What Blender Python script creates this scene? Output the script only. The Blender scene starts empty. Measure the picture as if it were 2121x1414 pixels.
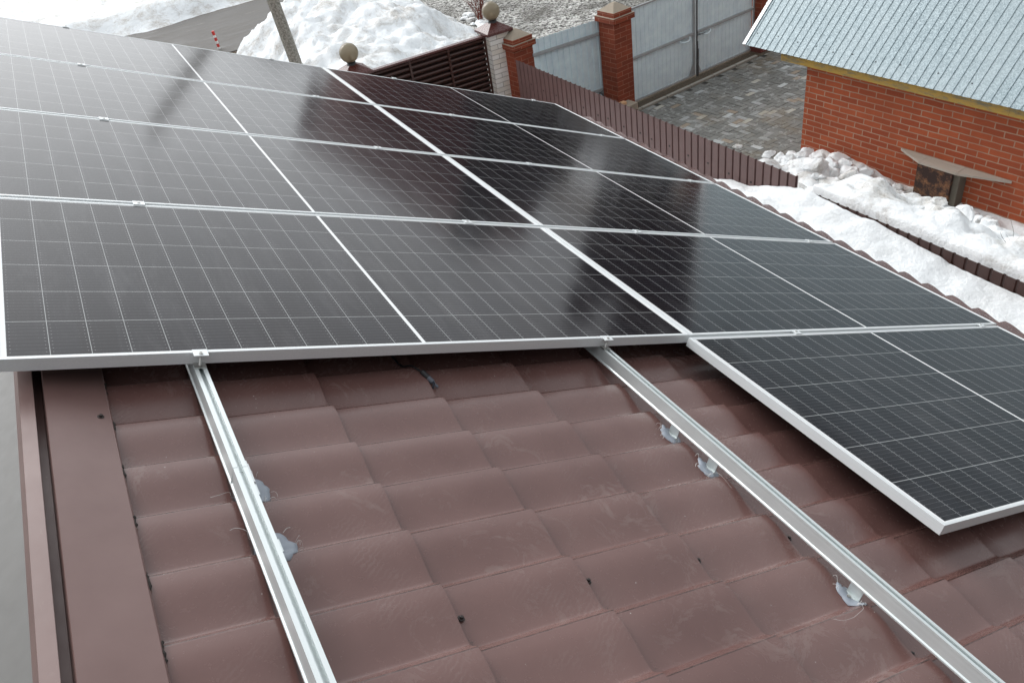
import bpy, bmesh, math, random
from mathutils import Vector, Matrix, noise
R = math.radians
random.seed(7)
scene = bpy.context.scene
col = scene.collection
G = -3.7                                   # ground level (panel array corner is the origin)
# ------------------------------------------------------------------ camera, sky, sun, exposure
cd = bpy.data.cameras.new('camera'); cam = bpy.data.objects.new('camera', cd); col.objects.link(cam)
X = Vector((0.8642815, -0.4837613, -0.1378131)); Y = -Vector((-0.3920599, -0.4762268, -0.7870814)); Z = -Vector((0.3151292, 0.7342909, -0.6012574))
m = Matrix((X, Y, Z)).transposed().to_4x4(); m.translation = Vector((-1.5985, -1.9820, 1.9624)); cam.matrix_world = m
cd.sensor_width = 36; cd.lens = 28.441; cd.clip_start = 0.05; cd.clip_end = 2000
scene.camera = cam
w = bpy.data.worlds.new('World'); scene.world = w; w.use_nodes = True
nt = w.node_tree; bg = nt.nodes['Background']
sky = nt.nodes.new('ShaderNodeTexSky'); sky.sky_type = 'NISHITA'; sky.sun_disc = False
SUN_EL, SUN_AZ = R(38), R(-17)
sky.sun_elevation = SUN_EL; sky.sun_rotation = SUN_AZ; sky.dust_density = 6; sky.air_density = 1.0; sky.ozone_density = 1
hs = nt.nodes.new('ShaderNodeHueSaturation'); hs.inputs['Saturation'].default_value = 0.08
mixc = nt.nodes.new('ShaderNodeMix'); mixc.data_type = 'RGBA'; mixc.inputs[0].default_value = 0.55
mixc.inputs[7].default_value = (9.4, 9.9, 10.3, 1)          # even cloud cover over the clear-sky gradient
nt.links.new(sky.outputs[0], hs.inputs['Color']); nt.links.new(hs.outputs[0], mixc.inputs[6]); 
# the cloud cover is thinner, so brighter, low over the far left
tc = nt.nodes.new('ShaderNodeTexCoord'); dp = nt.nodes.new('ShaderNodeVectorMath'); dp.operation = 'DOT_PRODUCT'; dp.inputs[1].default_value = Vector((-0.10, 0.93, 0.36)).normalized()
nt.links.new(tc.outputs['Generated'], dp.inputs[0])
mr = nt.nodes.new('ShaderNodeMapRange'); mr.interpolation_type = 'SMOOTHSTEP'; mr.inputs['From Min'].default_value = 0.45; mr.inputs['From Max'].default_value = 1.0; mr.inputs['To Min'].default_value = 0.93; mr.inputs['To Max'].default_value = 1.5
nt.links.new(dp.outputs['Value'], mr.inputs['Value'])
sc_ = nt.nodes.new('ShaderNodeVectorMath'); sc_.operation = 'SCALE'; nt.links.new(mixc.outputs[2], sc_.inputs[0]); nt.links.new(mr.outputs[0], sc_.inputs['Scale']); nt.links.new(sc_.outputs[0], bg.inputs['Color'])
bg.inputs['Strength'].default_value = 0.1
sl = bpy.data.lights.new('sun', 'SUN'); so = bpy.data.objects.new('sun', sl); col.objects.link(so)
sl.energy = 0.4; sl.angle = R(38); sl.color = (1, 0.97, 0.93)
so.rotation_euler = Vector((math.sin(SUN_AZ)*math.cos(SUN_EL), math.cos(SUN_AZ)*math.cos(SUN_EL), math.sin(SUN_EL))).to_track_quat('Z', 'Y').to_euler()
vs = scene.view_settings; vs.view_transform = 'Standard'; vs.look = 'None'; vs.exposure = 0.5; vs.gamma = 1
# ------------------------------------------------------------------ helpers
def sm(a, b, t):
    t = (t-a)/(b-a) if b != a else 0; t = max(0, min(1, t)); return t*t*(3-2*t)
class MB:
    def __init__(s): s.v = []; s.f = []; s.uv = []; s.mi = []
    def face(s, pts, uv=None, mi=0):
        i = len(s.v); s.v += [tuple(p) for p in pts]; s.f.append(tuple(range(i, i+len(pts)))); s.uv.append(uv); s.mi.append(mi)
    def box(s, x0, x1, y0, y1, z0, z1, M=None, mi=0):
        P = lambda x, y, z: Vector((x, y, z))
        fs = [((x0,y0,z0),(x1,y0,z0),(x1,y0,z1),(x0,y0,z1),0), ((x1,y1,z0),(x0,y1,z0),(x0,y1,z1),(x1,y1,z1),0),
              ((x1,y0,z0),(x1,y1,z0),(x1,y1,z1),(x1,y0,z1),1), ((x0,y1,z0),(x0,y0,z0),(x0,y0,z1),(x0,y1,z1),1),
              ((x0,y0,z1),(x1,y0,z1),(x1,y1,z1),(x0,y1,z1),2), ((x0,y1,z0),(x1,y1,z0),(x1,y0,z0),(x0,y0,z0),2)]
        for a, b, c, d, k in fs:
            pts = [P(*p) for p in (a, b, c, d)]
            # wall coordinates in metres; a corner's second face goes on from the first
            uv = [(p.x, p.z) if k == 0 else (x1 + (p.y-y0), p.z) if k == 1 else (p.x, p.y) for p in pts]
            if M: pts = [M @ p for p in pts]
            s.face(pts, uv, mi)
    def tube(s, pts, r, n=8, cap=True, mi=0):
        pts = [Vector(p) for p in pts]; rs = r if isinstance(r, (list, tuple)) else [r]*len(pts)
        base = len(s.v)
        for i, p in enumerate(pts):
            d = (pts[min(i+1, len(pts)-1)] - pts[max(i-1, 0)]).normalized()
            a = d.cross(Vector((0, 0, 1)));
            if a.length < 0.05: a = d.cross(Vector((1, 0, 0)))
            a.normalize(); b = d.cross(a)
            for k in range(n):
                t = 2*math.pi*k/n; s.v.append(tuple(p + (a*math.cos(t)+b*math.sin(t))*rs[i]))
        for i in range(len(pts)-1):
            for k in range(n):
                s.f.append((base+i*n+k, base+i*n+(k+1)%n, base+(i+1)*n+(k+1)%n, base+(i+1)*n+k)); s.uv.append(None); s.mi.append(mi)
        if cap:
            s.f.append(tuple(base+k for k in range(n))); s.uv.append(None); s.mi.append(mi)
            s.f.append(tuple(base+(len(pts)-1)*n+k for k in reversed(range(n)))); s.uv.append(None); s.mi.append(mi)
    def lathe(s, prof, c=(0, 0, 0), n=24, mi=0):
        base = len(s.v)
        for (r, z) in prof:
            for k in range(n):
                t = 2*math.pi*k/n; s.v.append((c[0]+r*math.cos(t), c[1]+r*math.sin(t), c[2]+z))
        for i in range(len(prof)-1):
            for k in range(n):
                s.f.append((base+i*n+k, base+i*n+(k+1)%n, base+(i+1)*n+(k+1)%n, base+(i+1)*n+k)); s.uv.append(None); s.mi.append(mi)
        s.f.append(tuple(base+k for k in reversed(range(n)))); s.uv.append(None); s.mi.append(mi)
        s.f.append(tuple(base+(len(prof)-1)*n+k for k in range(n))); s.uv.append(None); s.mi.append(mi)
    def grid(s, xs, ys, fn, mi=0, uvf=None):
        base = len(s.v); nx = len(xs)
        for y in ys:
            for x in xs: s.v.append(tuple(fn(x, y)))
        for j in range(len(ys)-1):
            for i in range(nx-1):
                a = base+j*nx+i; s.f.append((a, a+1, a+nx+1, a+nx)); s.mi.append(mi)
                s.uv.append([uvf(xs[i], ys[j]), uvf(xs[i+1], ys[j]), uvf(xs[i+1], ys[j+1]), uvf(xs[i], ys[j+1])] if uvf else None)
    def build(s, name, mats, parent=None, smooth=False, bevel=0, solid=0, angle=None, weld=False):
        me = bpy.data.meshes.new(name); me.from_pydata(s.v, [], s.f)
        if not isinstance(mats, (list, tuple)): mats = [mats]
        for mt in mats: me.materials.append(mt)
        me.polygons.foreach_set('material_index', s.mi)
        if any(u is not None for u in s.uv):
            ul = me.uv_layers.new(name='UVMap'); k = 0; data = ul.data
            for p, u in zip(me.polygons, s.uv):
                for j in range(p.loop_total):
                    if u is not None: data[k].uv = u[j]
                    k += 1
        if smooth: me.polygons.foreach_set('use_smooth', [True]*len(me.polygons))
        if weld:
            b = bmesh.new(); b.from_mesh(me); bmesh.ops.remove_doubles(b, verts=b.verts, dist=1e-5); b.to_mesh(me); b.free()
        me.update()
        if angle is not None and smooth: me.set_sharp_from_angle(angle=R(angle))
        o = bpy.data.objects.new(name, me); col.objects.link(o)
        if parent: o.parent = parent
        if solid:
            md = o.modifiers.new('s', 'SOLIDIFY'); md.thickness = solid; md.offset = 0
        if bevel:
            md = o.modifiers.new('b', 'BEVEL'); md.width = bevel; md.segments = 2; md.limit_method = 'ANGLE'; md.angle_limit = R(40)
        return o
def tag(o, label=None, cat=None, group=None, kind=None):
    if label: o['label'] = label
    if cat: o['category'] = cat
    if group: o['group'] = group
    if kind: o['kind'] = kind
    return o
def empty(name, M, label, cat, group=None):
    o = bpy.data.objects.new(name, None); col.objects.link(o); o.empty_display_size = 0.1
    o.matrix_world = M if isinstance(M, Matrix) else Matrix.Translation(M)
    return tag(o, label, cat, group)
def copy_tree(o, parent=None):
    c = o.copy(); col.objects.link(c); c.parent = parent
    if parent: c.matrix_parent_inverse = o.matrix_parent_inverse.copy()
    for ch in KIDS.get(o.name, [x for x in o.children]): copy_tree(ch, c)
    return c
KIDS = {}
def again(o, M, label, group=None):
    c = copy_tree(o); c.matrix_world = M if isinstance(M, Matrix) else Matrix.Translation(M)
    c['label'] = label
    if group: c['group'] = group
    return c
T = Matrix.Translation
# roof frame: u down the slope, v along the ridge (away from camera), n out of the panel plane
ROOF = Matrix(((0.90996, 0, 0.41469, 0), (0, 1, 0, 0), (-0.41469, 0, 0.90996, 0), (0, 0, 0, 1)))
def RU(u, v, n): return ROOF @ T((u, v, n))
# ------------------------------------------------------------------ materials
def mat(name, base, rough=0.6, metal=0.0, coat=0.0, spec=0.5):
    mt = bpy.data.materials.new(name); mt.use_nodes = True; b = mt.node_tree.nodes['Principled BSDF']
    b.inputs['Base Color'].default_value = (*base, 1); b.inputs['Roughness'].default_value = rough; b.inputs['Metallic'].default_value = metal
    b.inputs['Coat Weight'].default_value = coat; b.inputs['Specular IOR Level'].default_value = spec
    return mt
class N:
    def __init__(s, mt): s.t = mt.node_tree; s.b = s.t.nodes['Principled BSDF']; s.L = s.t.links.new
    def new(s, ty, **kw):
        n = s.t.nodes.new(ty)
        for k, v in kw.items(): setattr(n, k, v)
        return n
    def set(s, sock, v):
        if hasattr(v, 'is_linked') or hasattr(v, 'links'): s.L(v, sock)
        else: sock.default_value = v
    def coord(s, which='Object'): return s.new('ShaderNodeTexCoord').outputs[which]
    def mapping(s, vec, scale=(1,1,1), rot=(0,0,0), loc=(0,0,0)):
        n = s.new('ShaderNodeMapping'); s.L(vec, n.inputs[0]); n.inputs['Scale'].default_value = scale; n.inputs['Rotation'].default_value = rot; n.inputs['Location'].default_value = loc; return n.outputs[0]
    def noise(s, vec, scale, detail=4, rough=0.55, dist=0.0):
        n = s.new('ShaderNodeTexNoise'); s.L(vec, n.inputs['Vector']); n.inputs['Scale'].default_value = scale; n.inputs['Detail'].default_value = detail; n.inputs['Roughness'].default_value = rough; n.inputs['Distortion'].default_value = dist; return n.outputs['Fac']
    def vor(s, vec, scale, out='Distance', feature='F1', rnd=1.0):
        n = s.new('ShaderNodeTexVoronoi', feature=feature); s.L(vec, n.inputs['Vector']); n.inputs['Scale'].default_value = scale; n.inputs['Randomness'].default_value = rnd; return n.outputs[out]
    def ramp(s, fac, stops, interp='LINEAR'):
        n = s.new('ShaderNodeValToRGB'); s.L(fac, n.inputs[0]); cr = n.color_ramp; cr.interpolation = interp
        while len(cr.elements) < len(stops): cr.elements.new(0.5)
        for e, (p, c) in zip(cr.elements, stops):
            e.position = p; e.color = (*c, 1) if isinstance(c, tuple) else (c, c, c, 1)
        return n.outputs[0]
    def mix(s, fac, a, b, mode='MIX'):
        n = s.new('ShaderNodeMix', data_type='RGBA', blend_type=mode); s.set(n.inputs[0], fac)
        s.set(n.inputs[6], (*a, 1) if isinstance(a, tuple) else a); s.set(n.inputs[7], (*b, 1) if isinstance(b, tuple) else b); return n.outputs[2]
    def math(s, op, a, b=None, c=None):
        n = s.new('ShaderNodeMath', operation=op); s.set(n.inputs[0], a)
        if b is not None: s.set(n.inputs[1], b)
        if c is not None: s.set(n.inputs[2], c)
        return n.outputs[0]
    def bump(s, h, strength=0.3, dist=0.01, prev=None):
        n = s.new('ShaderNodeBump'); s.L(h, n.inputs['Height']); n.inputs['Strength'].default_value = strength; n.inputs['Distance'].default_value = dist
        if prev: s.L(prev, n.inputs['Normal'])
        s.L(n.outputs[0], s.b.inputs['Normal']); return n.outputs[0]
    def base(s, v): s.set(s.b.inputs['Base Color'], v)
    def rough(s, v): s.set(s.b.inputs['Roughness'], v)

def painted_roof():
    mt = mat('brown_painted_steel', (0.1, 0.05, 0.042), 0.3, spec=0.55); n = N(mt); o = n.coord()
    big = n.noise(o, 2.2, 5, 0.6); fine = n.noise(o, 55, 4, 0.7)
    smear = n.noise(n.mapping(o, (1, 1, 1)), 9, 6, 0.75, 1.8)
    dust = n.ramp(smear, [(0.52, 0.0), (0.72, 1.0)])
    patch = n.ramp(n.noise(o, 3.3, 2), [(0.5, 0.0), (0.62, 1.0)])
    dm = n.math('MULTIPLY', n.math('MULTIPLY', dust, patch), 0.5)
    # boot tread marks: short bars, only inside scuffed patches
    br = n.new('ShaderNodeTexWave', wave_type='BANDS', bands_direction='X'); n.L(n.mapping(o, (1, 1, 1), (0, 0, 0.9)), br.inputs[0]); br.inputs['Scale'].default_value = 26; br.inputs['Distortion'].default_value = 6; br.inputs['Detail'].default_value = 3; br.inputs['Detail Scale'].default_value = 2.5
    tread = n.math('MULTIPLY', n.ramp(br.outputs['Fac'], [(0.6, 0.0), (0.85, 1.0)]), n.ramp(n.noise(o, 4.6, 3), [(0.57, 0.0), (0.66, 1.0)]))
    tread = n.math('MULTIPLY', tread, 0.10)
    speck = n.ramp(n.vor(o, 42, 'Distance'), [(0.035, 1.0), (0.07, 0.0)])
    spm = n.ramp(n.noise(o, 11, 2), [(0.6, 0.0), (0.66, 1.0)])
    speck = n.math('MULTIPLY', speck, spm)
    c = n.mix(n.ramp(big, [(0.3, 0.0), (0.7, 1.0)]), (0.122, 0.061, 0.054), (0.168, 0.092, 0.082))
    c = n.mix(dm, c, (0.3, 0.24, 0.22)); c = n.mix(tread, c, (0.34, 0.28, 0.26)); c = n.mix(speck, c, (0.62, 0.6, 0.58))
    # broken dark lines along the pressed creases and step edges, dark flecks beside the steps
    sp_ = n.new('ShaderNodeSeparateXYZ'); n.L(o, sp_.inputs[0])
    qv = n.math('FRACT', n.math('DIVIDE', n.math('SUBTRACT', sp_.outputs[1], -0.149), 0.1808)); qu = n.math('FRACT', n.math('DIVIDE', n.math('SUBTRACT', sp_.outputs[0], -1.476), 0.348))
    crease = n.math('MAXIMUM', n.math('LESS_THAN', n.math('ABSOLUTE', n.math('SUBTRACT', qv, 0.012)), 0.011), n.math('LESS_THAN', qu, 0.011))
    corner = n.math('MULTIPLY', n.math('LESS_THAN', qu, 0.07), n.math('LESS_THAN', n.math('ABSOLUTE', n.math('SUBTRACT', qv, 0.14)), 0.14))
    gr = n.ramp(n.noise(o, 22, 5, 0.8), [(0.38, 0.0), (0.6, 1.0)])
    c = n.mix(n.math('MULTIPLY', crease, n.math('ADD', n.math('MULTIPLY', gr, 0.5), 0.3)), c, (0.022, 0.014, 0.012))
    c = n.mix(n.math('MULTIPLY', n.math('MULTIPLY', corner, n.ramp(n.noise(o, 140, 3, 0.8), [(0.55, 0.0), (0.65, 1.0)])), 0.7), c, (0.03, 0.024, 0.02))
    n.base(c)
    r = n.math('ADD', n.math('MULTIPLY', fine, 0.12), n.math('MULTIPLY', dm, 0.4)); n.rough(n.math('ADD', r, 0.2))
    n.bump(n.noise(o, 300, 2), 0.05, 0.001)
    return mt
def flat_brown():
    mt = mat('brown_flashing', (0.1, 0.05, 0.043), 0.4); n = N(mt); o = n.coord()
    c = n.mix(n.ramp(n.noise(o, 3, 5, 0.6), [(0.3, 0.0), (0.7, 1.0)]), (0.14, 0.078, 0.07), (0.185, 0.112, 0.102))
    sp = n.math('MULTIPLY', n.ramp(n.vor(o, 26), [(0.03, 1.0), (0.06, 0.0)]), n.ramp(n.noise(o, 5, 2), [(0.58, 0.0), (0.64, 1.0)]))
    sc = n.math('MULTIPLY', n.ramp(n.noise(n.mapping(o, (60, 14, 20)), 1.0, 5, 0.8), [(0.62, 0.0), (0.7, 1.0)]), n.ramp(n.noise(o, 6, 1), [(0.5, 0.0), (0.62, 0.5)]))
    n.base(n.mix(sp, n.mix(sc, c, (0.25, 0.2, 0.18)), (0.7, 0.7, 0.68))); n.rough(n.math('ADD', n.math('MULTIPLY', n.noise(o, 40, 4), 0.15), 0.32))
    n.bump(n.noise(o, 2.5, 2), 0.25, 0.02)
    return mt
def dark_paint(name, base, rough=0.35):
    mt = mat(name, base, rough); n = N(mt); o = n.coord()
    n.base(n.mix(n.noise(o, 5, 5, 0.65), tuple(c*0.75 for c in base), tuple(min(1, c*1.3) for c in base))); n.rough(n.math('ADD', n.math('MULTIPLY', n.noise(o, 30, 3), 0.2), rough-0.1)); return mt
def aluminium(name='anodised_aluminium', base=(0.72, 0.75, 0.76), rough=0.38, metal=0.7):
    mt = mat(name, base, rough, metal); n = N(mt); o = n.coord()
    st = n.noise(n.mapping(o, (160, 1.2, 160)), 1.0, 3)
    n.base(n.mix(st, tuple(c*0.86 for c in base), base)); n.rough(n.math('ADD', n.math('MULTIPLY', n.noise(o, 12, 4), 0.2), rough-0.08)); return mt
PU, LU, WV = 0.0922, 2.274, 1.122
def cell_glass():
    mt = mat('solar_cell_glass', (0.02, 0.02, 0.026), 0.12, spec=0.5); n = N(mt); o = n.coord(); n.b.inputs['IOR'].default_value = 1.30      # anti-reflective glass
    sep = n.new('ShaderNodeSeparateXYZ'); n.L(o, sep.inputs[0]); u, v = sep.outputs[0], sep.outputs[1]
    um = n.math('SUBTRACT', n.math('ABSOLUTE', n.math('SUBTRACT', u, LU/2)), 0.006)
    un = n.math('DIVIDE', um, PU); fu = n.math('FRACT', un)
    du = n.math('MULTIPLY', n.math('MINIMUM', fu, n.math('SUBTRACT', 1.0, fu)), PU)
    vm = n.math('SUBTRACT', v, 0.015); fv = n.math('FRACT', n.math('DIVIDE', vm, 0.182))
    dv = n.math('MULTIPLY', n.math('MINIMUM', fv, n.math('SUBTRACT', 1.0, fv)), 0.182)
    out = n.math('MAXIMUM', n.math('LESS_THAN', um, 0.0), n.math('GREATER_THAN', um, 12*PU))
    out = n.math('MAXIMUM', out, n.math('MAXIMUM', n.math('LESS_THAN', vm, 0.0), n.math('GREATER_THAN', vm, 1.092)))
    gapu = n.math('LESS_THAN', du, 0.0009); gapv = n.math('LESS_THAN', dv, 0.0013)
    # ten fine busbars per cell, with solder pads near the cell ends
    fb = n.math('FRACT', n.math('ADD', n.math('DIVIDE', vm, 0.0182), 0.5)); db = n.math('MULTIPLY', n.math('ABSOLUTE', n.math('SUBTRACT', fb, 0.5)), 0.0182)
    bus = n.math('LESS_THAN', db, 0.00045)
    pad = n.math('MULTIPLY', n.math('LESS_THAN', db, 0.0011), n.math('LESS_THAN', n.math('ABSOLUTE', n.math('SUBTRACT', n.math('FRACT', n.math('MULTIPLY', un, 6)), 0.5)), 0.09))
    pad = n.math('MULTIPLY', pad, n.math('LESS_THAN', du, 0.022))
    cellc = n.mix(n.noise(o, 2.2, 3), (0.007, 0.005, 0.006), (0.014, 0.010, 0.013))
    wn = n.new('ShaderNodeTexWhiteNoise', noise_dimensions='2D'); cv = n.new('ShaderNodeCombineXYZ'); n.L(n.math('FLOOR', n.math('DIVIDE', u, PU)), cv.inputs[0]); n.L(n.math('FLOOR', n.math('DIVIDE', vm, 0.182)), cv.inputs[1]); n.L(cv.outputs[0], wn.inputs[0])
    cellc = n.mix(n.math('MULTIPLY', wn.outputs['Value'], 0.5), cellc, (0.013, 0.012, 0.017))
    c = n.mix(n.math('MULTIPLY', bus, 0.42), cellc, (0.15, 0.15, 0.16)); c = n.mix(n.math('MULTIPLY', pad, 0.6), c, (0.35, 0.35, 0.36))
    c = n.mix(n.math('MULTIPLY', n.math('MAXIMUM', gapu, gapv), 0.8), c, (0.4, 0.41, 0.41)); c = n.mix(out, c, (0.78, 0.79, 0.79))
    g = n.new('ShaderNodeNewGeometry').outputs['Position']
    dust = n.math('MULTIPLY', n.ramp(n.noise(n.mapping(g, (9, 1.6, 3)), 1.0, 6, 0.75, 0.6), [(0.5, 0.0), (0.8, 1.0)]), 0.08)
    sp = n.math('MULTIPLY', n.ramp(n.vor(g, 24), [(0.03, 1.0), (0.05, 0.0)]), n.ramp(n.noise(g, 1.6, 2), [(0.6, 0.0), (0.68, 0.7)]))
    c = n.mix(dust, c, (0.5, 0.49, 0.5)); c = n.mix(sp, c, (0.3, 0.28, 0.25)); n.base(c)
    n.rough(n.math('ADD', n.math('MULTIPLY', n.noise(g, 5, 5, 0.7), 0.1), 0.07))
    n.bump(n.noise(n.mapping(g, (1, 1, 1)), 420, 2), 0.05, 0.0006)
    return mt
def brick(name, c1, c2, mortar, bw=0.262, bh=0.0792, ms=0.011, rough=0.85, offset=0.5):
    mt = mat(name, c1, rough); n = N(mt); uv = n.coord('UV')
    wob = n.mix(0.004, uv, n.new('ShaderNodeTexNoise').outputs['Color'])
    nz = n.new('ShaderNodeTexNoise'); n.L(uv, nz.inputs[0]); nz.inputs['Scale'].default_value = 7
    wob = n.mix(0.012, uv, nz.outputs['Color'])
    b = n.new('ShaderNodeTexBrick'); n.L(wob, b.inputs['Vector']); b.offset = offset
    b.inputs['Scale'].default_value = 1; b.inputs['Brick Width'].default_value = bw; b.inputs['Row Height'].default_value = bh; b.inputs['Mortar Size'].default_value = ms/2; b.inputs['Mortar Smooth'].default_value = 0.25; b.inputs['Bias'].default_value = -0.1
    b.inputs['Color1'].default_value = (*c1, 1); b.inputs['Color2'].default_value = (*c2, 1); b.inputs['Mortar'].default_value = (*mortar, 1)
    st = n.noise(uv, 2.4, 5, 0.6); grit = n.noise(uv, 90, 4, 0.7)
    c = n.mix(n.ramp(st, [(0.35, 0.0), (0.7, 0.5)]), b.outputs['Color'], tuple(x*0.55 for x in c1))
    c = n.mix(n.math('MULTIPLY', grit, 0.28), c, tuple(x*0.5 for x in c2)); n.base(c)
    h = n.math('ADD', n.math('MULTIPLY', n.math('SUBTRACT', 1.0, b.outputs['Fac']), 1.0), n.math('MULTIPLY', grit, 0.25)); n.bump(h, 0.7, 0.006)
    return mt
def snow_mat(name, dirty, base=(0.86, 0.88, 0.9)):
    mt = mat(name, base, 0.6); n = N(mt); g = n.new('ShaderNodeNewGeometry').outputs['Position']
    b = n.b; b.inputs['Subsurface Weight'].default_value = 0.0; b.inputs['Specular IOR Level'].default_value = 0.25
    d1 = n.ramp(n.noise(g, 1.5, 8, 0.76, 0.4), [(0.47, 0.0), (0.68, 1.0)])
    d2 = n.ramp(n.noise(g, 26, 5, 0.8), [(0.48, 0.0), (0.7, 1.0)])
    c = n.mix(n.math('MULTIPLY', d1, dirty), base, (0.5, 0.46, 0.41)); c = n.mix(n.math('MULTIPLY', n.math('MULTIPLY', d1, d2), min(1, dirty*1.3)), c, (0.16, 0.135, 0.11))
    n.base(c); p = n.bump(n.noise(g, 9, 6, 0.65), 0.55, 0.07); n.bump(n.noise(g, 90, 4, 0.75), 0.5, 0.010, p)
    return mt
M = {}
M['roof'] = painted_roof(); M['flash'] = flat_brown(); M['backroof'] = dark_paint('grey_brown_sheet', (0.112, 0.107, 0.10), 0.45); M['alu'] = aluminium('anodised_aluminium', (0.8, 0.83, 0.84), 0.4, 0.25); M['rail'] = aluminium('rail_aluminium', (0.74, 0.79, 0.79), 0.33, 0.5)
M['steel'] = mat('stainless_steel', (0.55, 0.54, 0.52), 0.3, 1.0); M['glass'] = cell_glass(); M['backsheet'] = mat('backsheet', (0.03, 0.03, 0.03), 0.6)
M['brick'] = brick('red_brick', (0.46, 0.10, 0.034), (0.31, 0.058, 0.02), (0.44, 0.31, 0.22), ms=0.015)
M['pillarbrick'] = brick('pillar_red_brick', (0.31, 0.062, 0.025), (0.2, 0.04, 0.018), (0.44, 0.22, 0.14), 0.262, 0.0792, 0.009)
M['whitebrick'] = brick('white_brick', (0.88, 0.87, 0.84), (0.76, 0.7, 0.6), (0.2, 0.18, 0.16), 0.262, 0.077, 0.009)
M['snow'] = snow_mat('clean_snow', 0.15, (0.88, 0.90, 0.91)); M['snowdirty'] = snow_mat('dirty_snow', 0.95, (0.87, 0.89, 0.9)); M['snowpile'] = snow_mat('pile_snow', 0.9, (0.86, 0.89, 0.91))
M['fence'] = dark_paint('brown_fence_paint', (0.11, 0.062, 0.058), 0.42); M['louver'] = dark_paint('dark_brown_louver', (0.045, 0.014, 0.009), 0.36); M['cap'] = dark_paint('brown_cap_paint', (0.085, 0.025, 0.022), 0.28)
M['black'] = mat('black_plastic', (0.012, 0.012, 0.014), 0.4); M['greyplastic'] = mat('dark_grey_plastic', (0.09, 0.1, 0.125), 0.35)
M['screw'] = mat('brown_screw', (0.03, 0.022, 0.02), 0.4, 0.3)
M['greysteel'] = dark_paint('grey_steel_bar', (0.34, 0.36, 0.37), 0.5); M['darksteel'] = dark_paint('dark_steel', (0.05, 0.05, 0.052), 0.5)
# ------------------------------------------------------------------ ground and far setting
def ground():
    mt = mat('earth', (0.1, 0.08, 0.06), 0.9); n = N(mt); g = n.new('ShaderNodeNewGeometry').outputs['Position']
    c = n.mix(n.noise(g, 1.2, 7, 0.7), (0.05, 0.034, 0.022), (0.17, 0.13, 0.09)); c = n.mix(n.ramp(n.noise(g, 6, 6, 0.75), [(0.55, 0.0), (0.7, 0.6)]), c, (0.09, 0.085, 0.045)); n.base(c)
    n.bump(n.noise(g, 14, 8, 0.75), 0.9, 0.06)
    b = MB(); b.box(-600, 600, -600, 600, G-1, G); tag(b.build('ground', mt), kind='structure')
    # road
    mt = mat('wet_road', (0.075, 0.068, 0.06), 0.6); n = N(mt); g = n.new('ShaderNodeNewGeometry').outputs['Position']
    s = n.noise(n.mapping(g, (0.5, 5, 1), (0, 0, 0.12)), 1.0, 7, 0.7)
    c = n.mix(n.ramp(s, [(0.35, 0.0), (0.65, 1.0)]), (0.045, 0.041, 0.037), (0.16, 0.15, 0.138)); c = n.mix(n.ramp(n.noise(n.mapping(g, (0.8, 6, 1)), 1.3, 6, 0.7), [(0.62, 0.0), (0.72, 0.7)]), c, (0.45, 0.43, 0.4)); n.base(c); n.rough(n.ramp(s, [(0.3, 0.42), (0.6, 0.85)]))
    n.bump(n.noise(g, 20, 6, 0.7), 0.5, 0.02)
    b = MB(); b.box(-120, 120, 20.3, 25.2, G+0.001, G+0.02); tag(b.build('road', mt), kind='structure')
    # gravel
    mt = mat('crushed_stone', (0.3, 0.29, 0.27), 0.85); n = N(mt); g = n.new('ShaderNodeNewGeometry').outputs['Position']
    vo = n.new('ShaderNodeTexVoronoi'); n.L(g, vo.inputs[0]); vo.inputs['Scale'].default_value = 22
    sepc = n.new('ShaderNodeSeparateColor'); n.L(vo.outputs['Color'], sepc.inputs[0])
    c = n.ramp(sepc.outputs[0], [(0.0, (0.035, 0.034, 0.03)), (0.25, (0.14, 0.13, 0.12)), (0.5, (0.42, 0.41, 0.38)), (1.0, (0.8, 0.79, 0.76))])
    c = n.mix(n.ramp(n.noise(g, 0.55, 5, 0.6), [(0.36, 0.7), (0.52, 0.0)]), c, (0.075, 0.068, 0.055)); n.base(c)
    n.bump(vo.outputs['Distance'], 1.0, 0.05)
    b = MB()
    xs = [4.6+0.35*i for i in range(33)]; ys = [10.6+0.35*i for i in range(29)]
    b.grid(xs, ys, lambda x, y: (x, y, G+0.02+0.05*noise.noise(Vector((x*0.6, y*0.6, 3))))); tag(b.build('gravel', mt, smooth=True), kind='structure')
ground()
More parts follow.
